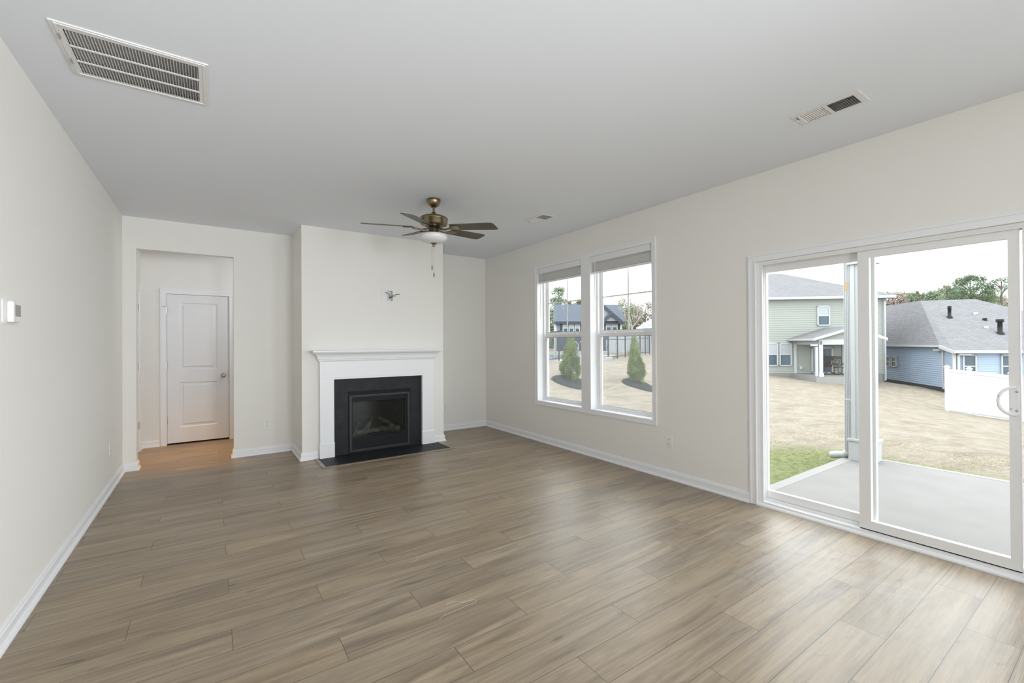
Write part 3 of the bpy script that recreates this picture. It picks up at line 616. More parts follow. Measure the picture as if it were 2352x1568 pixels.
# ------------------------------------------------------------------ outlets, thermostat
def outlet(pos, nrm, label, kind='duplex'):
    # nrm: 'x-' faces -X, 'x+' faces +X, 'y-' faces -Y
    o = thing('outlet', pos, label, 'outlet', 'white outlet plates')
    px, py, pz = pos
    def B(a0, a1, z0, z1, t0, t1):
        if nrm == 'y-': return (px+a0, py-t0, pz+z0), (px+a1, py-t1, pz+z1)
        if nrm == 'x-': return (px-t0, py+a0, pz+z0), (px-t1, py+a1, pz+z1)
        return (px+t0, py+a0, pz+z0), (px+t1, py+a1, pz+z1)
    MB().box(*B(-.035, .035, -.0575, .0575, 0, .005)).build('cover_plate', plastic_m, o, bevel=0.002)
    if kind == 'duplex':
        for dz in (0.021, -0.021):
            MB().box(*B(-.017, .017, dz-.014, dz+.014, .005, .007)).build('socket', plastic_m, o, bevel=0.002)
            mb = MB()
            mb.box(*B(-.008, -.005, dz+0.0, dz+.009, .007, .0075)).box(*B(.005, .008, dz+.0, dz+.009, .007, .0075)).box(*B(-.002, .002, dz-.010, dz-.005, .007, .0075))
            mb.build('slots', hole_m, o)
    else:
        MB().box(*B(-.006, .006, -.006, .006, .005, .008)).build('jack', plastic_m, o)
    return o
outlet((0.572, YB, 0.367), 'y-', 'white outlet on back wall between hall opening and fireplace')
outlet((3.005, YB, 0.368), 'y-', 'white outlet half hidden behind right edge of the chimney breast')
outlet((XR, 5.027, 0.362), 'x-', 'blank white plate left of and below the double window', 'jack')
outlet((XR, 2.720, 0.364), 'x-', 'white outlet between the double window and sliding door')
outlet((XL, 5.513, 0.387), 'x+', 'white outlet low on the left wall near the hall corner')
th = thing('thermostat', (XL, 3.02, 1.45), 'white thermostat with grey screen on left wall', 'thermostat')
MB().prism([(XL, 2.935+0.008, 1.449), (XL, 3.128, 1.449), (XL, 3.136, 1.457), (XL, 3.136, 1.556), (XL, 3.128, 1.564), (XL, 2.943, 1.564), (XL, 2.935, 1.556), (XL, 2.935, 1.457)], (0, 0, 0), (0.005, 0, 0)).build('wall_plate', plastic_m, th, bevel=0.002)
MB().box((XL+0.005, 2.979, 1.457), (XL+0.028, 3.076, 1.556)).build('body', plastic_m, th, bevel=0.006)
MB().box((XL+0.0275, 2.999, 1.486), (XL+0.0285, 3.070, 1.540)).build('screen', mat('lcd_grey', (0.30, 0.30, 0.285), 0.3), th)

# ------------------------------------------------------------------ ceiling registers
g = thing('return_air_grille', ((RG[0]+RG[1])/2, (RG[2]+RG[3])/2, H), 'large white return air grille in ceiling above left wall', 'vent')
gx0, gx1, gy0, gy1 = -0.533, -0.049, 2.690, 3.073
MB().frame(2, H-0.006, H-0.0002, RG[0], RG[1], RG[2], RG[3], gx0-RG[0], RG[1]-gx1, gy0-RG[2], RG[3]-gy1).frame(2, H-0.009, H-0.006, RG[0]+0.014, RG[1]-0.012, RG[2]+0.010, RG[3]-0.006, 0.010).build('grille_frame', grille_m, g)
mb = MB(); bars = [gy0, gy0+0.122, gy0+0.135, gy0+0.253, gy0+0.266, gy1]
for i in range(41):
    x = gx0+0.006+(gx1-gx0-0.006)*i/40.5
    mb.add([(x, gy0, H-0.009), (x, gy1, H-0.009), (x+0.006, gy1, H+0.010), (x+0.006, gy0, H+0.010), (x+0.0145, gy1, H+0.024), (x+0.0145, gy0, H+0.024)], [(0, 1, 2, 3), (3, 2, 4, 5)])
mb.build('louver', grille_m, g)
MB().box((gx0, bars[1], H-0.010), (gx1, bars[2], H-0.006)).box((gx0, bars[3], H-0.010), (gx1, bars[4], H-0.006)).build('cross_bar', grille_m, g)
MB().box((gx0-0.004, gy0-0.006, H+0.30), (gx1+0.004, gy1+0.006, H+0.302)).frame(2, H, H+0.30, gx0-0.006, gx1+0.006, gy0-0.006, gy1+0.002, 0.002).build('duct_box', duct_m, g)
MB().box((gx0+0.02, gy0, H+0.030), (gx1, gy1-0.075, H+0.034)).build('air_filter', filter_m, g)
for y in (2.75, 2.96): MB().tube([(RG[0]+0.016, y-0.02, H-0.014), (RG[0]+0.016, y+0.02, H-0.014)], 0.003, 8).build('hinge', steel_m, g)

def register(v, label):
    x0, x1, y0, y1 = v
    r = thing('ceiling_register', ((x0+x1)/2, (y0+y1)/2, H), label, 'vent', 'white supply registers in the ceiling')
    a0, a1 = x0+0.040, x1-0.022
    b0, b1 = y0+0.034, y1-0.032; bm0, bm1 = y0+0.167, y0+0.185
    MB().wall(2, H-0.0035, H-0.0002, x0, x1, y0, y1, [(a0, a1, b0, bm0), (a0, a1, bm1, b1)]).build('face_plate', grille_m, r)
    mb = MB()
    for i in range(11):
        y = bm1+(b1-bm1)*(i+0.5)/11
        mb.add([(a0, y+0.006, H-0.002), (a1, y+0.006, H-0.002), (a1, y-0.004, H+0.009), (a0, y-0.004, H+0.009)], [(0, 1, 2, 3)])
    for i in range(12):
        y = b0+(bm0-b0)*i/11
        mb.add([(a0, y, H-0.003), (a1, y, H-0.003), (a1, y+0.0075, H+0.006), (a0, y+0.0075, H+0.006)], [(0, 1, 2, 3)])
    mb.build('louver', grille_m, r)
    mb = MB()
    for k in (0.3, 0.62): mb.box((a0+(a1-a0)*k, b0, H+0.012), (a0+(a1-a0)*k+0.004, b1, H+0.016))
    mb.build('damper_bar', filter_m, r)
    MB().box((a0-0.006, b0-0.006, H+0.10), (a1+0.006, b1+0.006, H+0.102)).frame(2, H, H+0.10, a0-0.004, a1+0.004, b0-0.004, b1+0.004, 0.002).build('duct_box', filter_m, r)
    MB().box((a0+0.010, y1-0.020, H-0.0075), (a0+0.052, y1-0.016, H-0.006)).build('lever_slot', hole_m, r)
    MB().tube([(a0+0.036, y1-0.018, H-0.006), (a0+0.040, y1-0.014, H-0.016), (a0+0.044, y1-0.010, H-0.02)], 0.002, 6).build('damper_lever', grille_m, r)
    return r
r2 = register(V2, 'white ceiling register above the sliding glass door')
dup(r2, ((V3[0]+V3[1])/2, (V3[2]+V3[3])/2, H), 'white ceiling register above the double window, beyond the fan')

# ------------------------------------------------------------------ ceiling fan
FC = Vector((1.782, 3.931, H))
fan = thing('ceiling_fan', FC, 'antique brass ceiling fan with five dark blades and bowl light', 'ceiling fan')
cx, cy = FC.x, FC.y
MB().lathe([(0.0, 2.7395), (0.066, 2.7395), (0.067, 2.728), (0.060, 2.700), (0.045, 2.680), (0.028, 2.668), (0.024, 2.664), (0.0, 2.664)], (cx, cy, 0)).build('canopy', brass_m, fan)
MB().tube([(cx, cy, 2.67), (cx, cy, 2.60)], 0.0105, 16).lathe([(0.011, 2.622), (0.020, 2.618), (0.022, 2.600), (0.030, 2.590), (0.0, 2.588)], (cx, cy, 0), 20).build('downrod', brass_m, fan)
TILT = Matrix.Translation((cx, cy, 2.47)) @ Matrix.Rotation(math.radians(3.0), 4, Vector((math.cos(math.radians(1)), math.sin(math.radians(1)), 0))) @ Matrix.Translation((-cx, -cy, -2.47))
MB().lathe([(0.0, 2.590), (0.060, 2.588), (0.100, 2.580), (0.125, 2.568), (0.134, 2.557), (0.1345, 2.550), (0.130, 2.546), (0.130, 2.502), (0.120, 2.491), (0.085, 2.481), (0.062, 2.474), (0.0, 2.472)], (cx, cy, 0), 48, M=TILT).build('motor_housing', brass_m, fan)
MB().lathe([(0.0, 2.473), (0.060, 2.473), (0.060, 2.462), (0.0, 2.462)], (cx, cy, 0), 32).build('flywheel', blackmetal_m, fan)
MB().lathe([(0.0, 2.464), (0.046, 2.464), (0.050, 2.458), (0.050, 2.412), (0.053, 2.409), (0.053, 2.400), (0.0, 2.400)], (cx, cy, 0), 32).build('switch_housing', brass_m, fan)
MB().lathe([(0.050, 2.402), (0.116, 2.401), (0.126, 2.397), (0.131, 2.386), (0.1315, 2.374), (0.126, 2.357), (0.110, 2.340), (0.080, 2.327), (0.040, 2.319), (0.0, 2.318)], (cx, cy, 0), 48).build('glass_bowl', frost_m, fan)
MB().lathe([(0.0, 2.321), (0.033, 2.320), (0.033, 2.316), (0.018, 2.309), (0.012, 2.298), (0.014, 2.292), (0.008, 2.284), (0.0, 2.282)], (cx, cy, 0), 24).build('finial', brass_m, fan)
camr = math.degrees(math.atan2(RGT[1], RGT[0]))
# blade tips: (angle from the camera's right, tip height), radius 0.67
for ang, ztip in ((198, 2.456), (261, 2.405), (335.5, 2.404), (50.5, 2.496), (126, 2.527)):
    a = math.radians(ang+camr); d = Vector((math.cos(a), math.sin(a), 0)); s_ = Vector((-math.sin(a), math.cos(a), 0))
    z0 = 2.462; r0, r1 = 0.20, 0.668
    dz = (ztip-z0)/(r1-0.05)
    def P(r, w, h, pitch=math.radians(-12)):
        c = Vector((cx, cy, z0))+d*r+Vector((0, 0, dz*(r-0.05)))
        return c+s_*(w*math.cos(pitch))+Vector((0, 0, w*math.sin(pitch)+h))
    outl = [(r0, -0.050), (r0+0.02, -0.057), (r1-0.05, -0.068), (r1-0.012, -0.062), (r1, -0.045), (r1, 0.045), (r1-0.012, 0.062), (r1-0.05, 0.068), (r0+0.02, 0.057), (r0, 0.050)]
    n = len(outl); vs = [P(r, w, 0.0) for r, w in outl]+[P(r, w, 0.006) for r, w in outl]
    MB().add(vs, [tuple(range(n))[::-1], tuple(range(n, 2*n))]+[(i, (i+1) % n, n+(i+1) % n, n+i) for i in range(n)]).build('blade', blade_m, fan)
    ir = [(0.050, 0, 0.0), (0.085, 0, -0.012), (0.125, 0, -0.018), (0.165, 0, -0.012), (0.205, 0, -0.006), (0.275, 0, -0.005)]
    mb = MB().tube(smooth([P(r, w, h, 0) for r, w, h in ir[:5]], 4), 0.009, 8)
    pl = [(0.232+0.058*math.cos(t*math.pi/9), 0.033*math.sin(t*math.pi/9)) for t in range(18)]
    n = len(pl); vs = [P(r, w, -0.0075) for r, w in pl]+[P(r, w, -0.0008) for r, w in pl]
    mb.add(vs, [tuple(range(n))[::-1], tuple(range(n, 2*n))]+[(i, (i+1) % n, n+(i+1) % n, n+i) for i in range(n)])
    mb.build('blade_iron', brass_m, fan)
for (dx, zb) in ((-0.018, 2.060), (0.0, 1.990)):
    px_, py_ = cx+RGT[0]*dx, cy+RGT[1]*dx
    ch = MB().tube([(px_, py_, 2.30), (px_, py_, zb+0.045)], 0.0011, 6).build('pull_chain', brass_m, fan)
    MB().lathe([(0.0, 0.048), (0.003, 0.047), (0.006, 0.034), (0.0072, 0.018), (0.006, 0.004), (0.003, 0.0), (0.0, 0.0)], (px_, py_, zb), 14).build('wooden_pull', wood_pull_m, ch)

# ------------------------------------------------------------------ hall lamp (warm, fixed to the hall ceiling out of view)
hl = bpy.data.lights.new('hall_downlight', 'SPOT'); hl.energy = 175; hl.color = (1.0, 0.47, 0.0); hl.spot_size = math.radians(46); hl.spot_blend = 0.9; hl.shadow_soft_size = 0.08
ho = bpy.data.objects.new('hall_downlight', hl); COL.objects.link(ho); ho.location = (-0.15, 6.72, 2.68)
h2 = bpy.data.lights.new('hall_lamp', 'POINT'); h2.energy = 11; h2.color = (0.95, 0.97, 1.0); h2.shadow_soft_size = 0.12
h2o = bpy.data.objects.new('hall_lamp', h2); COL.objects.link(h2o); h2o.location = (0.95, 6.80, 2.05)

# two curls of white thread left on the planks
def thread(pxs, label):
    pts = smooth([hit(x, y, 2, 0.0015) for x, y in pxs], 4)
    MB().tube(pts, 0.0007, 5).build('thread', fibre_m, None, label, 'thread')
thread([(930, 1276), (936, 1272), (947, 1271), (956, 1274), (960, 1280), (957, 1285), (949, 1289), (940, 1288)], 'small curl of white thread on the floor planks')
thread([(1010, 1421), (1018, 1414), (1030, 1409), (1045, 1402), (1058, 1397), (1072, 1390), (1088, 1385), (1094, 1380), (1090, 1377), (1080, 1378), (1070, 1381), (1058, 1384), (1052, 1380), (1040, 1382), (1024, 1388)], 'longer looped white thread on the floor planks')

# ================================================================== OUTDOORS
# ---------------- ground
CTRL = [(3.9, 2.6, -0.17), (6.9, 2.3, -0.17), (6.9, 0.0, -0.18), (6.9, -3, -0.3), (3.9, 5, -0.2), (3.9, -4, -0.25), (7.46, 8.48, -0.25), (10.78, 12.01, -0.03), (12.82, 10.62, -0.13),
        (14.36, 16.83, 0.45), (27.7, 22.25, 0.45), (20, 24, 0.45), (31.6, 15.0, -0.90), (36.9, 10.1, -1.36), (38.2, 9.1, -1.58), (41.0, 11.3, -1.66), (36.2, 7.4, -1.66), (26.13, 5.04, -1.66), (27.22, 3.44, -1.93), (35, 42, 0.3), (60, 60, 0.5), (70, 10, -1.8), (60, -14, -3.0), (25, -14, -2.6), (10, 70, 1.0), (5, 30, 0.7), (50, 28, -0.4)]
cp = np.array(CTRL)
def _k(r): return np.where(r > 1e-9, r*r*np.log(np.maximum(r, 1e-9)), 0.0)
_n = len(cp); _K = _k(np.hypot(cp[:,None,0]-cp[None,:,0], cp[:,None,1]-cp[None,:,1]))+np.eye(_n)*0.05
_Pm = np.c_[np.ones(_n), cp[:,:2]]; _A = np.block([[_K, _Pm], [_Pm.T, np.zeros((3, 3))]])
_w = np.linalg.solve(_A, np.r_[cp[:,2], 0, 0, 0])
BANK = [(10.82, 11.95), (12.78, 10.55)]
def ground(x, y):
    x = np.asarray(x, float); y = np.asarray(y, float)
    r = np.hypot(x[..., None]-cp[:,0], y[..., None]-cp[:,1])
    z = _k(r) @ _w[:_n]+_w[_n]+_w[_n+1]*x+_w[_n+2]*y
    for bx_, by_ in BANK:      # the mulch rings sit on a short bank falling away to one side
        s_ = (x-bx_)*RGT[0]+(y-by_)*RGT[1]
        f_ = (x-bx_)*FWD[0]+(y-by_)*FWD[1]
        z = z+(0.24*f_-0.27*s_)*np.exp(-((x-bx_)**2+(y-by_)**2)/1.3**2)
    return z
def gz(x, y): return float(ground(x, y))

xs = [XR+WT]; 
while xs[-1] < 85: xs.append(xs[-1]+0.12+0.03*max(0, xs[-1]-XR-10))
ys = [-14.0]
while ys[-1] < 85: ys.append(ys[-1]+0.14+0.03*max(0, abs(ys[-1]-4)-10))
gx, gy = np.meshgrid(xs, ys, indexing='ij'); gzv = ground(gx, gy)
gzv += 0.012*np.sin(gx*2.3+gy*1.1)*np.cos(gy*1.9-gx*0.6)
# keep the lawn just below the patio slab
m_ = (gx < 6.95) & (gy < 2.5) & (gy > -3.2); gzv[m_] = np.minimum(gzv[m_], -0.16)
nx, ny = len(xs), len(ys)
mb = MB(); mb.v = [tuple(p) for p in np.stack([gx, gy, gzv], -1).reshape(-1, 3)]
mb.f = [(i*ny+j, (i+1)*ny+j, (i+1)*ny+j+1, i*ny+j+1) for i in range(nx-1) for j in range(ny-1)]; mb.sm = [True]*len(mb.f)
mb.build('lawn', lawn_m, None, 'straw coloured winter lawn sloping beyond the windows', 'lawn', kind='structure', org=(0, 0, 0))
# grass blades by the patio, where they can be made out
straw_m = mat('straw_blade', (0.42, 0.375, 0.27), 0.9, spec=0.05); green_m = mat('green_blade', (0.20, 0.23, 0.085), 0.9, spec=0.05)
ga, gb = MB(), MB()
for i in range(32000):
    x = RNG.uniform(XR+WT+0.02, 9.0); y = RNG.uniform(-2.0, 4.6)
    if x < 6.84 and y < 2.24: continue
    z = gz(x, y)-0.004
    gd_ = math.hypot((x-5.6)/2.1, (y-2.3)/1.3) < RNG.uniform(0.6, 1.0) or (x < 7.35 and RNG.uniform() < .5)
    h = RNG.uniform(0.008, 0.022); a = RNG.uniform(0, 6.28); w = 0.0025; lx, ly = RNG.normal(0, .018, 2)
    (gb if gd_ else ga).add([(x-w*math.cos(a), y-w*math.sin(a), z), (x+w*math.cos(a), y+w*math.sin(a), z), (x+lx, y+ly, z+h)], [(0, 1, 2)])
ga.build('dry_grass', straw_m, None, 'short straw coloured grass blades near the patio', 'grass', kind='stuff', org=(0, 0, 0))
gb.build('green_grass', green_m, None, 'short green grass blades along the patio corner', 'grass', kind='stuff', org=(0, 0, 0))
# ---------------- patio, column, downspout
MB().box((XR+WT, -3.0, -0.30), (6.72, 2.10, -0.10)).build('patio_slab', concrete_m, None, 'pale concrete patio slab outside the sliding door', 'patio', kind='structure')
MB().box((XR+WT, 2.10, -0.30), (6.72, 2.21, -0.098)).box((6.72, -3.0, -0.30), (6.80, 2.21, -0.098)).build('patio_kerb', concrete_edge_m, None, 'smoother pale border strip round the patio slab', 'kerb', kind='structure')
C0 = (6.44, 1.875); CS = 0.255
pc = thing('porch_column', (C0[0]+CS/2, C0[1]+CS/2, -0.10), 'square white panelled porch column at the patio corner', 'column')
MB().box((C0[0], C0[1], -0.10), (C0[0]+CS, C0[1]+CS, 0.135)).box((C0[0]-0.012, C0[1]-0.012, 0.135), (C0[0]+CS+0.012, C0[1]+CS+0.012, 0.165)).build('plinth', ext_white_m, pc, bevel=0.004)
i_ = 0.022
mb = MB().box((C0[0]+i_+0.012, C0[1]+i_+0.012, 0.165), (C0[0]+CS-i_-0.012, C0[1]+CS-i_-0.012, 2.30))
for sx in (0, 1):
    for sy in (0, 1):
        ax_ = C0[0]+i_+sx*(CS-2*i_-0.045); ay_ = C0[1]+i_+sy*(CS-2*i_-0.045); mb.box((ax_, ay_, 0.165), (ax_+0.045, ay_+0.045, 2.30))
mb.build('shaft', ext_white_m, pc)
MB().box((C0[0], C0[1], 2.30), (C0[0]+CS, C0[1]+CS, 2.75)).box((C0[0]-0.006, C0[1]-0.006, 2.285), (C0[0]+CS+0.006, C0[1]+CS+0.006, 2.31)).build('capital', ext_white_m, pc, bevel=0.003)
dsx, dsy = C0[0]+0.09, C0[1]+CS+0.022
ds = thing('downspout', (dsx, dsy, -0.12), 'pale ribbed downspout running down beside the porch column', 'downspout')
mb = MB().box((dsx-0.03, dsy-0.035, 0.0), (dsx+0.05, dsy+0.035, 2.75))
for k in range(4): mb.box((dsx-0.036, dsy-0.03+k*0.018, 0.0), (dsx-0.03, dsy-0.022+k*0.018, 2.75))
mb.build('pipe', ext_white_m, ds)
e_ = [(dsx+0.01, dsy, 0.03), (dsx+0.01, dsy+0.01, -0.02), (dsx+0.01, dsy+0.05, -0.065), (dsx+0.02, dsy+0.20, -0.10)]
MB().tube(e_, 0.045, 8).build('elbow', ext_white_m, ds)
MB().box((dsx-0.038, dsy-0.037, 0.62), (dsx+0.052, dsy+0.037, 0.645)).build('strap', ext_white_m, ds)
MB().box((dsx-0.0365, dsy-0.02, 1.98), (dsx-0.036, dsy+0.02, 2.08)).build('rust_streak', rust_m, ds, label='orange rust streak')

# ---------------- houses
class Face:
    """vertical wall plane: u runs from P (image right) to Q (image left), n points at the viewer"""
    def __init__(s, P, Q):
        s.P = Vector((P[0], P[1], 0)); q = Vector((Q[0], Q[1], 0)); s.u = (q-s.P).normalized(); s.len = (q-s.P).length
        s.n = Vector((s.u.y, -s.u.x, 0))
        if s.n.dot(-s.P) < 0: s.n = -s.n
    def w(s, u, n, z): p = s.P+s.u*u+s.n*n; return (p.x, p.y, z)
    def uz(s, px, py, n=0.0):
        d = FWD+RGT*(px-1176)/FPX-UPV*(py-784)/FPX; o = s.P+s.n*n
        t = s.n.dot(o-Vector(EYEP))/s.n.dot(Vector(d)) if abs(s.n.dot(Vector(d))) > 1e-9 else 0
        p = Vector(EYEP)+Vector(d)*t; return (p-s.P).dot(s.u), p.z
    def box(s, mb, u0, u1, n0, n1, z0, z1):
        vs = [s.w(u, n, z) for z in (z0, z1) for (u, n) in ((u0, n0), (u1, n0), (u1, n1), (u0, n1))]
        return mb.add(vs, [(0, 3, 2, 1), (4, 5, 6, 7), (0, 1, 5, 4), (1, 2, 6, 5), (2, 3, 7, 6), (3, 0, 4, 7)])
    def siding(s, mb, u0, u1, z0, z1, n=0.0, pitch=0.15, dep=0.018):
        k = int(math.ceil((z1-z0)/pitch))
        for i in range(k):
            a = z0+i*pitch; b = min(z1, a+pitch)
            mb.add([s.w(u0, n+dep, a), s.w(u1, n+dep, a), s.w(u1, n, b), s.w(u0, n, b), s.w(u0, n, a), s.w(u1, n, a)], [(0, 1, 2, 3), (4, 5, 1, 0)])
        return mb
def roof_obj(name, polys, m, parent, thick=0.12):
    mb = MB(); uvs = []
    for poly in polys:
        P = [Vector(p) for p in poly]; b = len(mb.v); mb.v += [tuple(p) for p in P]; mb.f.append(tuple(range(b, b+len(P)))); mb.sm.append(False)
        nrm = (P[1]-P[0]).cross(P[2]-P[0]).normalized(); 
        h = Vector((0, 0, 1)).cross(nrm); h = h.normalized() if h.length > 1e-6 else Vector((1, 0, 0)); g_ = nrm.cross(h)
        uvs.append([(p.dot(h), p.dot(g_)) for p in P])
    ob = mb.build(name, m, parent); uv = ob.data.uv_layers.new(name='uv'); i = 0
    for q in uvs:
        for t in q: uv.data[i].uv = t; i += 1
    return ob
def house_window(face, u0, u1, z0, z1, parent, n=0.03, shade=True, split=True, fw=0.075, trim=None):
    trim = trim or ext_white_m; mb = MB()
    for a in ((u0, u0+fw, z0, z1), (u1-fw, u1, z0, z1), (u0, u1, z0, z0+fw), (u0, u1, z1-fw, z1)): face.box(mb, a[0], a[1], n-0.02, n+0.06, a[2], a[3])
    zm = (z0+z1)/2
    if split: face.box(mb, u0, u1, n-0.02, n+0.05, zm-0.03, zm+0.03)
    w_ = mb.build('window', trim, parent)
    p = MB(); face.box(p, u0+fw*0.5, u1-fw*0.5, n-0.02, n+0.02, z0+0.03, z1-0.03); p.build('pane', winpane_m, w_)
    if shade:
        p = MB(); face.box(p, u0+fw, u1-fw, n+0.02, n+0.028, zm+0.03, z1-fw); p.build('blind', shade_m, w_)
    return w_

# sage two-storey house with a gabled back porch
gh = thing('sage_house', (38.0, 14.0, -1.2), 'two storey sage green house with gabled porch beyond the lawn', 'house')
PR = at(2033, 860, 29.3); PL = at(1766, 859, 30.2)
F = Face(PR, PL); U1 = F.len+3.6
ze = F.uz(1766, 688)[1]; zb = F.uz(1766, 857)[1]; ZG = zb
mb = MB(); F.siding(mb, 0, U1, zb, ze)
# end wall at the right
mb.add([F.w(0, 0, zb), F.w(0, -8.1, zb), F.w(0, -8.1, ze), F.w(0, 0, ze)], [(0, 1, 2, 3)])
mb.build('wall', siding_green_m, gh)
mb = MB(); F.box(mb, 0.0, U1, -8.1, 0.0, zb-0.7, zb); mb.build('foundation', found_m, gh)
mb = MB(); F.box(mb, -0.03, 0.14, 0.0, 0.06, zb-0.05, ze); F.box(mb, -0.42, U1+0.4, 0.30, 0.44, ze-0.04, ze+0.14); F.box(mb, -0.42, U1+0.4, 0.0, 0.40, ze-0.04, ze-0.01); mb.build('fascia', ext_white_m, gh)
zr = ze+2.36; ur = 4.6
ev = 0.45
roof_obj('roof', [[F.w(-ev, ev, ze+0.14), F.w(U1+ev, ev, ze+0.14), F.w(U1-4.05, -4.05, zr), F.w(ur, -4.05, zr)], [F.w(-ev, ev, ze+0.14), F.w(ur, -4.05, zr), F.w(-ev, -8.1-ev, ze+0.14)],
                  [F.w(U1+ev, -8.1-ev, ze+0.14), F.w(-ev, -8.1-ev, ze+0.14), F.w(ur, -4.05, zr), F.w(U1-4.05, -4.05, zr)], [F.w(U1+ev, ev, ze+0.14), F.w(U1+ev, -8.1-ev, ze+0.14), F.w(U1-4.05, -4.05, zr)]], roof_grey_m, gh)
mb = MB(); F.box(mb, 0.02, 0.11, 0.07, 0.16, zb-0.45, ze-0.15); F.box(mb, 0.02, 0.11, 0.07, 0.36, ze-0.2, ze-0.08); mb.build('downspout', ext_white_m, gh)
def wpx(x0, y0, x1, y1, **k):
    a = F.uz(x0, y0); b = F.uz(x1, y1); return house_window(F, min(a[0], b[0]), max(a[0], b[0]), min(a[1], b[1]), max(a[1], b[1]), gh, **k)
wpx(1875.7, 702.4, 1905.3, 747.8); wpx(1983, 700.5, 2011, 746); wpx(1789, 787, 1817.5, 840.5); wpx(1758, 787, 1786, 840.5)
# back porch: slab, gable roof, posts, glass door
pn = 2.7
ucl = F.uz(1883.5, 820, pn)[0]; ucr = F.uz(2000, 820, pn)[0]; uer = F.uz(2029, 776, pn)[0]; um = F.uz(1950, 751, pn)[0]
mb = MB(); F.box(mb, ucr-0.12, ucl+0.35, 0.0, pn+0.25, zb-0.7, zb-0.02); mb.build('porch_slab', concrete_edge_m, gh)
zpe = F.uz(1870, 776, pn)[1]; zpr = F.uz(1881, 753, 0.0)[1]
eo = 0.55
roof_obj('porch_roof', [[F.w(um, pn+0.35, zpr), F.w(um, 0.0, zpr), F.w(ucl+eo, 0.0, zpe), F.w(ucl+eo, pn+0.35, zpe)], [F.w(um, 0.0, zpr), F.w(um, pn+0.35, zpr), F.w(uer, pn+0.35, zpe), F.w(uer, 0.0, zpe)]], roof_grey_m, gh)
mb = MB()
def bar(a, b, h, t): # rake board between two facade points
    pa, pb = Vector(a), Vector(b); nn = F.n*t
    mb.add([pa, pb, pb-Vector((0, 0, h)), pa-Vector((0, 0, h)), pa+nn, pb+nn, pb+nn-Vector((0, 0, h)), pa+nn-Vector((0, 0, h))], [(0, 1, 2, 3), (7, 6, 5, 4), (0, 4, 5, 1), (3, 2, 6, 7), (0, 3, 7, 4), (1, 5, 6, 2)])
bar(F.w(um, pn+0.33, zpr-0.01), F.w(ucl+eo, pn+0.33, zpe-0.01), 0.17, 0.05); bar(F.w(um, pn+0.33, zpr-0.01), F.w(uer, pn+0.33, zpe-0.01), 0.17, 0.05)
F.box(mb, ucl+eo-0.02, ucl+eo+0.06, 0.0, pn+0.33, zpe-0.16, zpe-0.01); F.box(mb, ucl-0.06, ucl+0.12, 0.0, pn+0.1, zpe-0.42, zpe-0.1); F.box(mb, ucr-0.1, ucl+0.1, pn-0.08, pn+0.12, zpe-0.42, zpe-0.1); F.box(mb, ucr-0.12, ucr+0.06, 0.0, pn+0.1, zpe-0.42, zpe-0.1)
mb.build('porch_trim', ext_white_m, gh)
mb = MB(); mb.add([F.w(ucl+0.3, pn+0.05, zpe-0.1), F.w(ucr-0.3, pn+0.05, zpe-0.1), F.w(um, pn+0.05, zpr-0.1)], [(0, 1, 2)]); mb.build('porch_gable', siding_green_m, gh)
for uc in (ucl, ucr):
    mb = MB(); F.box(mb, uc-0.11, uc+0.11, pn-0.1, pn+0.12, zb-0.03, zpe-0.2); F.box(mb, uc-0.14, uc+0.14, pn-0.13, pn+0.15, zb-0.03, zb+0.22); mb.build('porch_post', ext_white_m, gh)
mb = MB(); F.box(mb, ucl+0.16, ucl+0.30, pn-0.02, pn+0.12, zb, zpe-0.55); F.box(mb, ucl+0.16, ucl+0.55, pn, pn+0.1, zpe-0.5, zpe-0.38); mb.build('porch_downspout', ext_white_m, gh)
u_, _ = F.uz(1826, 820); mb = MB(); F.box(mb, u_-0.07, u_+0.09, 0, 0.07, zb, zpe-0.1); mb.build('corner_board', ext_white_m, gh); mb = MB(); u_, _ = F.uz(1936, 820); F.box(mb, u_-0.07, u_+0.07, 0, 0.07, zb, zpe-0.1); mb.build('corner_board', ext_white_m, gh)
a = F.uz(1862.4, 796.5); b = F.uz(1912.4, 858)
gd = house_window(F, b[0], a[0], zb, a[1], gh, shade=False, split=False, fw=0.11); gd.name = 'glass_door'; ORG[gd.name] = ORG[gh.name]
mb = MB(); mid = (a[0]+b[0])/2; F.box(mb, mid-0.05, mid+0.05, 0.02, 0.1, zb, a[1]); mb.build('door_stile', ext_white_m, gd)
a = F.uz(1907, 786, 1.5); mb = MB(); mb.lathe([(0.0, -0.12), (0.08, -0.10), (0.16, -0.02), (0.17, 0.02), (0.0, 0.02)], F.w(a[0], 1.5, zpe-0.15), 16); mb.build('porch_light', ext_white_m, gh)
mb = MB(); F.box(mb, ucr, ucl, 0, pn, zpe-0.13, zpe-0.11); mb.build('porch_ceiling', ext_white_m, gh)
a = F.uz(1838, 844); mb = MB(); F.box(mb, a[0]-0.08, a[0]+0.08, 0.02, 0.12, a[1]-0.1, a[1]+0.1); mb.build('dryer_vent', ext_white_m, gh)

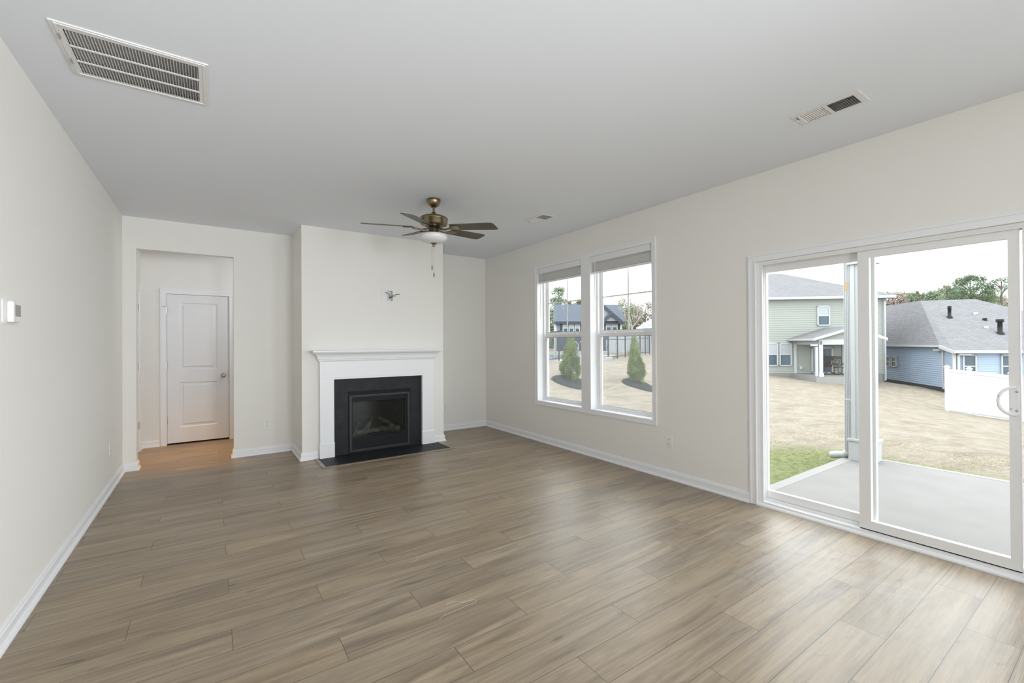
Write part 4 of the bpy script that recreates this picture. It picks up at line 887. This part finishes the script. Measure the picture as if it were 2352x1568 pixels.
# rocking chairs on that porch
def rocking_chair(u, n, face_dir, label):
    fx = Vector(face_dir).normalized(); sx = Vector((-fx.y, fx.x, 0)); o_ = Vector(F.w(u, n, zb-0.02))
    def G(a, b, z): p = o_+sx*a+fx*b; return (p.x, p.y, o_.z+z)
    ch = thing('rocking_chair', o_, label, 'chair', 'rocking chairs on the sage house porch')
    MB().prism([G(-.27, -.24, .42), G(.27, -.24, .42), (G(.29, .26, .45)), G(-.29, .26, .45)], (0, 0, 0), (0, 0, .04)).build('seat', chair_wood_m, ch)
    for s_ in (-1, 1):
        MB().tube([G(s_*.24, .5, .10), G(s_*.24, .25, .035), G(s_*.24, 0, .02), G(s_*.24, -.3, .04), G(s_*.24, -.5, .11)], 0.025, 8).build('rocker', chair_wood_m, ch)
        MB().tube([G(s_*.24, .22, .03), G(s_*.25, .22, .45)], 0.022, 8).build('leg', chair_wood_m, ch)
        MB().tube([G(s_*.24, -.22, .03), G(s_*.25, -.22, .45)], 0.022, 8).build('leg', chair_wood_m, ch)
        MB().tube([G(s_*.29, .24, .45), G(s_*.29, .24, .68), G(s_*.29, .0, .69), G(s_*.28, -.30, .68)], 0.025, 8).build('arm', chair_wood_m, ch)
    bk = MB().tube([G(-.25, -.22, .45), G(-.27, -.42, 1.12)], .024, 8).tube([G(.25, -.22, .45), G(.27, -.42, 1.12)], .024, 8).prism([G(-.31, -.40, 1.03), G(.31, -.40, 1.03), G(.29, -.43, 1.20), G(-.29, -.43, 1.20)], (0, 0, 0), tuple(fx*0.03)).build('backrest', chair_wood_m, ch)
    for k in range(5):
        x = -.16+.08*k
        MB().tube([G(x, -.22, .45), G(x, -.30, .68), G(x, -.36, .86), G(x, -.41, 1.04)], .016, 6, rs=[.016, .03, .016, .014]).build('spindle', chair_wood_m, bk)
    return ch
ua = F.uz(1930, 850, 0.9)[0]; rocking_chair(ua, 0.9, F.n, 'weathered wooden rocking chair on the sage porch, facing the lawn')
ua = F.uz(1895, 850, 0.8)[0]; rocking_chair(ua, 0.8, F.u*0.9+F.n*0.45, 'dark rocking chair standing in for a reflection in the sage house glass door')  # extra chair added in place of a chair reflected in the door glass

# blue single-storey house
bh = thing('blue_house', (40, 8, -1.5), 'single storey blue house with large grey shingle roof', 'house')
A = at(2171, 890, 26.0); Lw = at(2036, 871, 32.5); FB = Face(A, Lw)
zbe = FB.uz(2171, 793)[1]; zbb = FB.uz(2171, 890)[1]; LB = FB.len+6
mb = MB(); FB.siding(mb, 0, LB, zbb, zbe, pitch=0.13)
P0 = at(2187, 804, 25.3); P1 = at(2315, 804, 24.6); FF = Face(P1, P0)   # front wall, u from right to left
zfe = FF.uz(2187, 805.5)[1]
FF.siding(mb, -6, FF.len, zbb, zfe, pitch=0.13)
c_ = FF.w(FF.len, 0, 0); a_ = FB.w(0, 0, 0)
mb.add([(c_[0], c_[1], zbb), (a_[0], a_[1], zbb), (a_[0], a_[1], zbe), (c_[0], c_[1], zfe)], [(0, 1, 2, 3)])
mb.build('wall', siding_blue_m, bh)
mb = MB(); FB.box(mb, 0.02, LB, -0.5, 0.0, zbb-0.9, zbb); FF.box(mb, -6, FF.len-0.02, -0.5, 0.0, zbb-1.2, zbb); mb.build('foundation', mat('dark_foundation', (0.029, 0.029, 0.032), 0.9), bh)
e1 = 0.35
A_e = FB.w(-e1*0.6, e1, zbe+0.02); L_e = FB.w(LB, e1, zbe+0.02)
FL = FF.w(FF.len+0.1, e1, zfe+0.03); FR = FF.w(-7, e1, zfe+0.03)
R1 = tuple(at(2113, 690.5, 30.6)); R2 = tuple(at(2240, 689, 29.6)); R2 = (R2[0], R2[1], R1[2])
Q = Vector(R1)+FB.u*14; Q = (Q.x, Q.y, R1[2]); R3 = Vector(R2)-FF.u*0; FRb = FF.w(-7, -11, zfe+0.03)
roof_obj('roof', [[A_e, L_e, Q, R1], [FL, A_e, R1], [FR, FL, R1, R2], [FRb, FR, R2], [Q, FRb, R2, R1]], roof_grey_m, bh)
mb = MB(); FB.box(mb, -0.1, LB, e1-0.06, e1+0.05, zbe-0.10, zbe+0.03); FB.box(mb, 0, LB, 0, e1, zbe-0.10, zbe-0.07); FF.box(mb, -7, FF.len+0.12, e1-0.06, e1+0.05, zfe-0.12, zfe+0.03); FF.box(mb, -7, FF.len+0.1, 0, e1, zfe-0.12, zfe-0.09)
pa, pb = Vector(A_e), Vector(FL); dn = Vector((0, 0, -0.18)); off = FF.u*0.06
mb.add([pa, pb, pb+dn, pa+dn, pa+off, pb+off, pb+dn+off, pa+dn+off], [(0, 1, 2, 3), (7, 6, 5, 4), (0, 4, 5, 1), (3, 2, 6, 7), (0, 3, 7, 4), (1, 5, 6, 2)])
mb.build('fascia', ext_white_m, bh)
mb = MB(); FB.box(mb, -0.02, 0.09, 0.0, 0.09, zbb-0.08, zbe-0.3); FB.box(mb, -0.02, 0.09, 0.03, 0.11, zbb+0.3, zbe-0.3); FB.box(mb, -0.02, 0.55, 0.05, 0.3, zbe-0.32, zbe-0.22); mb.build('downspout', ext_white_m, bh)
mb = MB(); FF.box(mb, FF.len-0.14, FF.len+0.02, 0.0, 0.07, zbb, zfe-0.1); FF.box(mb, FF.len-0.28, FF.len-0.18, 0.04, 0.13, zbb, zfe-0.25); FF.box(mb, FF.len-0.75, FF.len-0.18, 0.1, 0.26, zfe-0.25, zfe-0.15); mb.build('corner_board', ext_white_m, bh)
def fpx(face, x0, y0, x1, y1, **k):
    a = face.uz(x0, y0); b = face.uz(x1, y1); return house_window(face, min(a[0], b[0]), max(a[0], b[0]), min(a[1], b[1]), max(a[1], b[1]), bh, **k)
fpx(FB, 2036.5, 817, 2047.7, 842.3, shade=False); fpx(FB, 2049.3, 817.6, 2061.7, 843, shade=False)
fpx(FF, 2209.3, 813.5, 2242, 868, shade=False); fpx(FF, 2297, 813.5, 2330, 868, shade=False)
for (px_, py_, ph, r_) in ((2181, 727, 0.50, 0.085), (2297, 764, 0.62, 0.11)):
    # stand the pipe on the front roof plane
    pl_n = (Vector(FL)-Vector(FR)).cross(Vector(R2)-Vector(FR)).normalized(); d_ = Vector(FWD+RGT*(px_-1176)/FPX-UPV*(py_-784)/FPX)
    p = Vector(EYEP)+d_*(pl_n.dot(Vector(FR)-Vector(EYEP))/pl_n.dot(d_))
    mb = MB().lathe([(r_*1.9, -0.12), (r_*1.6, 0.02), (r_, 0.06), (r_, ph), (r_*(1.6 if r_ > 0.1 else 1.12), ph), (r_*(1.6 if r_ > 0.1 else 1.12), ph+0.18), (0, ph+0.18)], p, 14); mb.build('vent_pipe', blackmetal_m, bh)
for (px_, py_, m__) in ((2241, 719, ext_white_m), (2262, 733, blackmetal_m), (2266, 751, ext_white_m)):
    d_ = Vector(FWD+RGT*(px_-1176)/FPX-UPV*(py_-784)/FPX); p = Vector(EYEP)+d_*(pl_n.dot(Vector(FR)-Vector(EYEP))/pl_n.dot(d_))
    MB().box((p.x-.09, p.y-.09, p.z-.1), (p.x+.09, p.y+.09, p.z+.07)).build('roof_vent', m__, bh)

# white vinyl privacy fence
vf = thing('vinyl_fence', (26.6, 4.2, -1.8), 'tall white vinyl privacy fence in front of the blue house', 'fence')
V0 = at(2176, 943, 18.9); V1 = at(2227, 949, 18.6); V2_ = at(2324, 962, 18.1); V3_ = at(2420, 975, 17.6)
vp = [V0, V1, V2_, V3_]
for i, p in enumerate(vp):
    MB().box((p[0]-.065, p[1]-.065, p[2]-0.3), (p[0]+.065, p[1]+.065, p[2]+1.86)).lathe([(0.11, 1.86), (0.11, 1.90), (0.0, 1.97)], (p[0], p[1], p[2]), 4).build('post', fence_white_m, vf)
for a, b in zip(vp[:-1], vp[1:]):
    a = Vector(a); b = Vector(b); t = (b-a).normalized(); nn = Vector((t.y, -t.x, 0)).normalized()*0.02
    pts = [a+Vector((0, 0, -0.15)), b+Vector((0, 0, -0.15)), b+Vector((0, 0, 1.80)), a+Vector((0, 0, 1.80))]
    mb = MB().prism(pts, -nn, nn)
    for zz in (0.02, 1.66):
        q = [a+Vector((0, 0, zz)), b+Vector((0, 0, zz)), b+Vector((0, 0, zz+.14)), a+Vector((0, 0, zz+.14))]; mb.prism(q, -nn*2, nn*2)
    mb.build('panel', fence_white_m, vf)

# dark blue clubhouse beyond the pool
ch_ = thing('clubhouse', (38, 42, 0.3), 'slate blue clubhouse with gabled roof beyond the pool', 'building')
FC_ = Face(at(1427, 738, 56.0), at(1273.4, 739, 55.0)); UL = FC_.len
zce = FC_.uz(1345, 738.3)[1]; zcb = FC_.uz(1345, 822)[1]-0.6
mb = MB(); FC_.siding(mb, UL*0.55, UL, zcb, zce, pitch=0.2); mb.build('wall', siding_pale_m, ch_, label='paler left part of the wall')
mb = MB(); FC_.siding(mb, 0, UL*0.55, zcb, zce, pitch=0.2, n=0.02); FC_.siding(mb, 0, UL, zcb, FC_.uz(1345, 766)[1], pitch=0.2, n=0.05); mb.build('wall', siding_navy_m, ch_)
mb = MB(); mb.add([FC_.w(0, 0, zcb), FC_.w(0, -10, zcb), FC_.w(0, -10, zce), FC_.w(0, 0, zce)], [(0, 1, 2, 3)]); mb.add([FC_.w(UL, 0, zcb), FC_.w(UL-3.2, -10, zcb), FC_.w(UL-3.2, -10, zce), FC_.w(UL, 0, zce)], [(0, 1, 2, 3)]); mb.build('end_wall', siding_navy_m, ch_)
zcr = FC_.uz(1345, 700)[1]*1.0; dpt = 5.0
ua0, zcr = FC_.uz(1425, 699.5, -dpt); ub0, _z = FC_.uz(1271.5, 700.5, -dpt)
roof_obj('roof', [[FC_.w(-0.4, 0.5, zce), FC_.w(UL+0.25, 0.5, zce), FC_.w(ub0, -dpt, zcr), FC_.w(ua0, -dpt, zcr)], [FC_.w(-0.4, 0.5, zce), FC_.w(ua0, -dpt, zcr), FC_.w(-0.4, -10.5, zce)], [FC_.w(UL-3.0, -10.5, zce), FC_.w(-0.4, -10.5, zce), FC_.w(ua0, -dpt, zcr), FC_.w(ub0, -dpt, zcr)]], roof_blue_m, ch_)
def gable(pxa, pya, pxl, pxr, pyf, n, mwall, lab):
    ua_, za_ = FC_.uz(pxa, pya, n); ul_, zf_ = FC_.uz(pxl, pyf, n); ur_, _ = FC_.uz(pxr, pyf, n)
    mb = MB(); mb.add([FC_.w(ul_, n, zf_), FC_.w(ur_, n, zf_), FC_.w(ua_, n, za_)], [(0, 1, 2)]); mb.build('gable_face', mwall, ch_)
    roof_obj('gable_roof', [[FC_.w(ua_, n+0.25, za_+0.12), FC_.w(ua_, -4, za_+0.12), FC_.w(ul_+0.2, -4, zf_), FC_.w(ul_+0.2, n+0.25, zf_)], [FC_.w(ua_, -4, za_+0.12), FC_.w(ua_, n+0.25, za_+0.12), FC_.w(ur_-0.2, n+0.25, zf_), FC_.w(ur_-0.2, -4, zf_)]], roof_blue_m, ch_)
    mb = MB()
    for (p, q) in (((ua_, za_+0.12), (ul_+0.2, zf_)), ((ua_, za_+0.12), (ur_-0.2, zf_))):
        a = Vector(FC_.w(p[0], n+0.24, p[1])); b = Vector(FC_.w(q[0], n+0.24, q[1])); dn = Vector((0, 0, -0.42)); nn = FC_.n*0.06
        mb.add([a, b, b+dn, a+dn, a+nn, b+nn, b+dn+nn, a+dn+nn], [(0, 1, 2, 3), (7, 6, 5, 4), (0, 4, 5, 1), (3, 2, 6, 7), (0, 3, 7, 4), (1, 5, 6, 2)])
    mb.build('rake_board', navy_trim_m, ch_)
gable_face_m = mat('pale_gable', (0.235, 0.247, 0.270), 0.7)
gable(1383, 699.5, 1341, 1425, 737, 0.3, gable_face_m, 'large')
gable(1403.5, 719, 1386, 1421, 737, 0.8, gable_face_m, 'small')
def cpx(x0, y0, x1, y1, n=0.08, **k):
    a = FC_.uz(x0, y0); b = FC_.uz(x1, y1); return house_window(FC_, min(a[0], b[0]), max(a[0], b[0]), min(a[1], b[1]), max(a[1], b[1]), ch_, n=n, fw=0.12, **k)
for x0 in (1291.8, 1305.5, 1319.3): cpx(x0, 743.5, x0+12.6, 764)
for x0 in (1390.7, 1404.6): cpx(x0, 742.3, x0+13.2, 759.5); cpx(x0, 780, x0+13, 806)
mb = MB(); FC_.box(mb, UL-0.25, UL+0.05, 0, 0.14, zcb, zce); mb.build('corner_board', ext_white_m, ch_); mb = MB(); FC_.box(mb, -0.05, 0.2, 0, 0.14, zcb, zce); mb.build('corner_board', ext_white_m, ch_)
mb = MB()
for x0, x1 in ((1286, 1291), (1332.5, 1338)):
    a = FC_.uz(x0, 740); b = FC_.uz(x1, 766); FC_.box(mb, b[0], a[0], 0.03, 0.12, b[1], a[1])
a = FC_.uz(1268.9, 738); FC_.box(mb, -0.3, UL+0.2, 0.3, 0.56, zce-0.32, zce); mb.build('dark_trim', navy_trim_m, ch_)

# white outbuilding at the right edge of the window view
oh = thing('white_outbuilding', at(1490, 790, 44), 'white gabled building with blue panel at right edge of window view', 'building')
FO = Face(at(1500, 790, 43.5), at(1487, 790, 43)); zt = FO.uz(1487, 756)[1]; zo = FO.uz(1487, 812)[1]-1
mb = MB(); FO.box(mb, -4, FO.len, -5, 0, zo, zt); mb.build('wall', ext_white_m, oh)
lo_ = at(1462, 752, 46); hi_ = at(1510, 724, 47); lf = at(1488, 756.5, 42.6); hf = at(1512, 740, 42.4)
roof_obj('roof', [[tuple(lo_), tuple(lf), tuple(hf), tuple(hi_)]], roof_pale_m, oh)
mb = MB(); FO.box(mb, -3, FO.len*0.25, 0.02, 0.06, zo+2, zt+1.1); mb.build('blue_panel', siding_blue_m, oh)
mb = MB(); a_, b_ = Vector(lf), Vector(hf); mb.prism([a_, b_, b_-Vector((0, 0, .28)), a_-Vector((0, 0, .28))], tuple(-FO.n*0.05), tuple(FO.n*0.05)); a_, b_ = Vector(lo_), Vector(lf); mb.prism([a_, b_, b_-Vector((0, 0, .2)), a_-Vector((0, 0, .2))], tuple(-FO.u*0.05), tuple(FO.u*0.05)); mb.build('fascia', ext_white_m, oh)

# ---------------- pool and black metal fence
zp = 0.47
pq = [hit(1240, 823, 2, zp), hit(1305, 823, 2, zp), hit(1330, 814.5, 2, zp), hit(1258, 814.5, 2, zp)]
deck = [hit(1215, 832, 2, zp), hit(1330, 826, 2, zp), hit(1400, 821, 2, zp), hit(1445, 806, 2, zp), hit(1235, 806, 2, zp)]
MB().prism([(p[0], p[1], zp) for p in deck], (0, 0, -0.3), (0, 0, 0)).build('pool_deck', mat('deck_pale', (0.293, 0.299, 0.311), 0.8), None, 'pale concrete pool deck behind the black fence', 'pool deck', kind='structure')
pl = thing('swimming_pool', pq[0], 'blue swimming pool behind the black metal fence', 'pool')
MB().prism([(p[0], p[1], zp) for p in pq], (0, 0, 0.005), (0, 0, 0.02)).build('water', water_m, pl)
mb = MB(); mb.tube([(p[0], p[1], zp+0.02) for p in pq], 0.16, 6, closed=True, flat=0.3); mb.build('coping', concrete_edge_m, pl)
lx = hit(1329, 818, 2, zp)
mb = MB()
for k in (0, 0.5):
    b = Vector(lx)+Vector(RGT)*k; mb.tube([b, b+Vector((0, 0, .75)), b+Vector((0, 0, .95))-Vector(RGT)*.15, b+Vector((0, 0, .95))-Vector(RGT)*.4, b+Vector((0, 0, .6))-Vector(RGT)*.55, b-Vector(RGT)*.6], .03, 8)
mb.build('pool_handrail', ext_white_m, None, 'white curved handrail at the edge of the pool', 'handrail')
bf = thing('metal_fence', (20, 19, 0.4), 'black metal picket fence round the pool', 'fence')
fa = at(1284, 828.6, 22); fb = at(1482, 813, 34); fd = Vector((fb[0]-fa[0], fb[1]-fa[1], 0)); fl = fd.length; fd.normalize()
# lines of posts at the photographed spots, 1.9 m bays beyond
posts = [-3.8, -1.9, 0.0]
def along(px):
    d = FWD+RGT*(px-1176)/FPX; nn = Vector((fd.y, -fd.x, 0)); t = nn.dot(Vector((fa[0], fa[1], 0)))/nn.dot(Vector((d[0], d[1], 0))); p = Vector((d[0]*t, d[1]*t, 0)); return (p-Vector((fa[0], fa[1], 0))).dot(fd)
k = along(1397); posts += [k-5.1, k-2.55, k]; posts += [along(1418), along(1436), along(1459), along(1470), along(1482), along(1492)]
posts = sorted(posts)
def fz(t): p = Vector((fa[0], fa[1], 0))+fd*t; return gz(p.x, p.y)
HF = 1.48
for t in posts:
    p = Vector((fa[0], fa[1], 0))+fd*t; z = fz(t); MB().box((p.x-.025, p.y-.025, z-.2), (p.x+.025, p.y+.025, z+HF+.06)).build('post', fence_black_m, bf)
for a, b in zip(posts[:-1], posts[1:]):
    mb = MB(); pa = Vector((fa[0], fa[1], fz(a)))+fd*a; pb = Vector((fa[0], fa[1], fz(b)))+fd*b
    for zz in (0.16, HF-0.22, HF): mb.tube([pa+Vector((0, 0, zz)), pb+Vector((0, 0, zz))], 0.022, 4)
    n_ = max(2, int((b-a)/0.125))
    for i in range(1, n_):
        q = pa.lerp(pb, i/n_); mb.tube([q+Vector((0, 0, 0.06)), q+Vector((0, 0, HF))], 0.011, 4)
    mb.build('picket_panel', fence_black_m, bf)

# ---------------- shrubs, mulch, trees
def leaf_cloud(mb, centers, rad, per, size, up=0.0, flat=1.0):
    for c in centers:
        c = np.array(c)
        P = RNG.normal(0, 1, (per, 3)); P /= np.linalg.norm(P, axis=1)[:, None]; P *= (rad*RNG.uniform(.35, 1, (per, 1))); P[:, 2] *= flat
        for p in P:
            q = Vector(c+p); d = Vector(RNG.normal(0, 1, 3)); d.z += up
            d.normalize(); e = d.cross(Vector(RNG.normal(0, 1, 3))).normalized(); s_ = size*RNG.uniform(.6, 1.3)
            mb.add([q-e*s_*.35, q+d*s_*.5-e*s_*.2, q+d*s_, q+e*s_*.35+d*s_*.3], [(0, 1, 2, 3)])
    return mb
arb_m = leaf_mat('arborvitae_green', (0.150, 0.196, 0.068), 0.45)
arb2_m = leaf_mat('arborvitae_yellow_green', (0.184, 0.228, 0.084), 0.45)
def arborvitae(px, pyb, pyt, depth, wpx, m, label, lean=0.0, narrow=1.0):
    b = at(px, pyb, depth); h = (pyb-pyt)*depth/FPX; R_ = wpx/2*depth/FPX
    z = gz(b[0], b[1]); b = np.array([b[0], b[1], b[2]])
    t = thing('arborvitae_shrub', b, label, 'shrub', 'evergreen shrubs in mulch rings')
    mb = MB(); C = []
    for i in range(150):
        f_ = RNG.uniform(0.03, 0.985); 
        prof_ = (0.55+0.45*min(1, f_/0.22)) if f_ < 0.22 else max(0.06, (1-((f_-0.22)/0.80)**1.25)*narrow+0.06)
        a = RNG.uniform(0, 6.28); r_ = R_*prof_*RNG.uniform(.45, .98)
        C.append((b[0]+r_*math.cos(a)+RGT[0]*lean*f_, b[1]+r_*math.sin(a)+RGT[1]*lean*f_, b[2]+0.05+f_*h*.95))
    leaf_cloud(mb, C, 0.10, 210, 0.036, up=1.6, flat=1.6)
    mb.build('foliage', m, t)
    mb = MB()
    for k in range(3):
        o_ = RNG.normal(0, .04, 2); mb.tube([(b[0]+o_[0], b[1]+o_[1], b[2]-0.1), (b[0]+o_[0]*1.5+RGT[0]*lean*.5, b[1]+o_[1]*1.5+RGT[1]*lean*.5, b[2]+h*.5)], 0.018, 6)
    mb.build('stem', bark_m, t)
arborvitae(1311, 875, 775, 16.0, 48, arb_m, 'bushy evergreen shrub in mulch seen through the left window')
arborvitae(1464, 879, 777, 16.0, 40, arb2_m, 'narrower evergreen shrub in mulch seen through the right window', lean=-0.12, narrow=0.85)
def mulch(cx_, cy_, rx, ry, label):
    mb = MB(); n = 40; rings = 6; vs = [(cx_, cy_, gz(cx_, cy_)+0.07)]; fs = []
    for j in range(1, rings+1):
        for k in range(n):
            a = 2*math.pi*k/n; q = j/rings; w = 1+0.05*math.sin(3*a)+RNG.uniform(-.03, .03)
            x = cx_+rx*q*w*math.cos(a); y = cy_+ry*q*w*math.sin(a); vs.append((x, y, gz(x, y)+0.07*(1-q**3)+0.012+(RNG.uniform(0, .02) if j < rings else -0.02)))
    for k in range(n): fs.append((0, 1+k, 1+(k+1) % n))
    for j in range(rings-1):
        for k in range(n): fs.append((1+j*n+k, 1+(j+1)*n+k, 1+(j+1)*n+(k+1) % n, 1+j*n+(k+1) % n))
    mb.add(vs, fs).build('mulch_bed', mulch_m, None, label, 'mulch', 'black mulch rings under the shrubs')
b = at(1313, 880, 15.8); mulch(b[0]-0.05, b[1]-0.1, 0.75, 0.75, 'black mulch ring under the bushy shrub in the left window')
b = at(1463, 881, 15.9); mulch(b[0], b[1]-0.1, 0.62, 0.62, 'black mulch ring under the narrower shrub in the right window')

def tree(name, px, pyt, pyb, depth, wpx, m, label, n=60, per=55, leaf=0.28, kind='round', group='trees beyond the houses', clump=None, bark=None):
    s_ = depth/FPX; top = at(px, pyt, depth); R_ = wpx/2*s_; zg = gz(min(top[0], 80), min(top[1], 80)); zc = at(px, pyb, depth)[2]
    t = thing(name, (top[0], top[1], zg), label, 'tree', group)
    h = top[2]-zc; C = []
    for i in range(n):
        f_ = RNG.uniform(0, 1); a = RNG.uniform(0, 6.28)
        if kind == 'round': pr = math.sqrt(max(0.03, 1-(2*f_-1)**2))
        elif kind == 'pine': pr = math.sqrt(max(0.05, 1-(1.6*f_-0.6)**2))
        else: pr = max(0.1, 1-f_)
        r_ = R_*pr*math.sqrt(RNG.uniform(.15, 1)); C.append((top[0]+r_*math.cos(a), top[1]+r_*math.sin(a), zc+f_*h*.94))
    cl = clump or R_*.24
    mb = leaf_cloud(MB(), C, cl, int(per*2.2), leaf*0.62, flat=0.7 if kind == 'pine' else 1.0); mb.build('foliage', m, t)
    mb = MB().tube([(top[0], top[1], zg-0.3), (top[0]+.1, top[1], (zg+zc)/2), (top[0], top[1], zc+h*.85)], .2, 8, rs=[.22, .17, .05])
    for c in C[::4]: mb.tube([(top[0], top[1], max(zc-0.1*h, c[2]-0.25*h)), tuple(c)], .04, 5, rs=[.06, .015])
    mb.build('trunk', bark or bark_m, t)
    return t
pine_m = leaf_mat('pine_needles', (0.121, 0.172, 0.100), 0.4); oak_m = leaf_mat('dusty_green_leaves', (0.187, 0.235, 0.155), 0.4)
thin_m = leaf_mat('thin_olive_leaves', (0.240, 0.256, 0.163), 0.4); brown_m = leaf_mat('brown_winter_twigs', (0.310, 0.262, 0.226), 0.3)
tree('pine_tree', 2228, 634, 692, 48, 74, pine_m, 'broad dark pine standing above the blue house roof', n=75, per=60, kind='pine', clump=0.55, leaf=0.22)
tree('pine_tree', 2300, 634, 702, 46, 50, pine_m, 'tall open pine at right edge of the blue house roof', n=42, per=34, kind='pine', clump=0.42, leaf=0.18)
tree('broadleaf_tree', 2174, 653, 700, 50, 34, thin_m, 'thin pale tree just left of the broad dark pine', n=36, per=30, leaf=0.16)
tree('pine_tree', 2111, 667, 704, 56, 22, oak_m, 'small round pine sticking up from the distant tree line', n=22, per=50, kind='pine', leaf=0.25)
for i, (x_, y_, w_, m_2, lb) in enumerate([(2048, 672, 40, brown_m, 'brown bare tree beside the sage house corner'), (2076, 678, 44, oak_m, 'green tree in the distant line, second from the sage house'), (2092, 676, 40, oak_m, 'green tree in the distant line, left of the small round pine'),
                                   (2136, 674, 46, oak_m, 'green tree in the distant line behind the left end of blue roof ridge'), (2158, 666, 40, oak_m, 'green tree in the distant line below the thin pale tree'), (2196, 664, 44, pine_m, 'darker green tree between thin pale tree and broad pine'),
                                   (2262, 676, 40, thin_m, 'olive tree low behind the roof between the two large pines'), (2288, 682, 36, brown_m, 'brown bushy tree at the foot of the tall open pine')]):
    tree('distant_tree', x_, y_, y_+46, 58+i % 3*2, w_, m_2, lb, n=46, per=60, leaf=0.32, clump=0.75)
# beyond the clubhouse, seen through the double window
tree('pine_tree', 1283, 659, 702, 78, 40, oak_m, 'tall pine above the clubhouse roof in the left window', n=42, per=50, kind='pine', leaf=0.32, clump=0.62)
tree('broadleaf_tree', 1262, 702, 800, 74, 34, oak_m, 'green tree left of the clubhouse in the left window', n=70, per=60, leaf=0.4, clump=0.9)
tree('broadleaf_tree', 1308, 694, 740, 80, 30, thin_m, 'treetop just above the clubhouse roof in the left window', n=30, per=60, leaf=0.4, clump=0.8)
tree('broadleaf_tree', 1330, 692, 745, 84, 28, oak_m, 'treetop above the clubhouse roof beside the window mullion', n=30, per=60, leaf=0.4, clump=0.8)
tree('broadleaf_tree', 1428, 688, 790, 70, 42, thin_m, 'olive tree at right end of the clubhouse roof', n=70, per=50, leaf=0.38, clump=0.9)
tree('broadleaf_tree', 1455, 700, 800, 74, 44, oak_m, 'green tree behind the pale bare tree in the right window', n=75, per=55, leaf=0.4, clump=1.0)
tree('broadleaf_tree', 1482, 690, 790, 72, 56, brown_m, 'brown leafless tree above the white outbuilding', n=80, per=45, leaf=0.34, clump=0.8)
tree('broadleaf_tree', 1448, 676, 730, 90, 46, brown_m, 'wispy tall tree on the skyline in the right window', n=40, per=16, leaf=0.26, clump=0.9)
# pale bare tree
bt = at(1450, 775, 50); bz = gz(bt[0], bt[1])
tt = thing('bare_tree', (bt[0], bt[1], bz), 'pale leafless tree with spreading branches right of the clubhouse', 'tree', 'trees beyond the houses')
mb = MB(); base_ = Vector((bt[0], bt[1], bz-0.3)); fork = Vector(at(1452, 752, 50)); mb.tube([base_, fork], .14, 8, rs=[.17, .12])
def branch(p, d, l, r, lev):
    q = p+d*l; m_ = p+d*l*.5+Vector(RNG.normal(0, .06*l, 3)); mb.tube([p, m_, q], r, 5, rs=[r, r*.8, r*.55], caps=False)
    if lev < 4:
        for k in range(3 if lev < 3 else 2):
            nd = (d+Vector(RGT)*RNG.normal(0, .55)+Vector(FWD)*RNG.normal(0, .4)+Vector((0, 0, RNG.uniform(-.1, .45)))).normalized(); branch(q, nd, l*RNG.uniform(.6, .85), r*.55, lev+1)
for x_ in (-.75, -.25, .3, .8): branch(fork, (Vector(RGT)*x_+Vector((0, 0, 1))).normalized(), 1.15, .075, 1)
mb.build('trunk', pale_bark_m, tt)
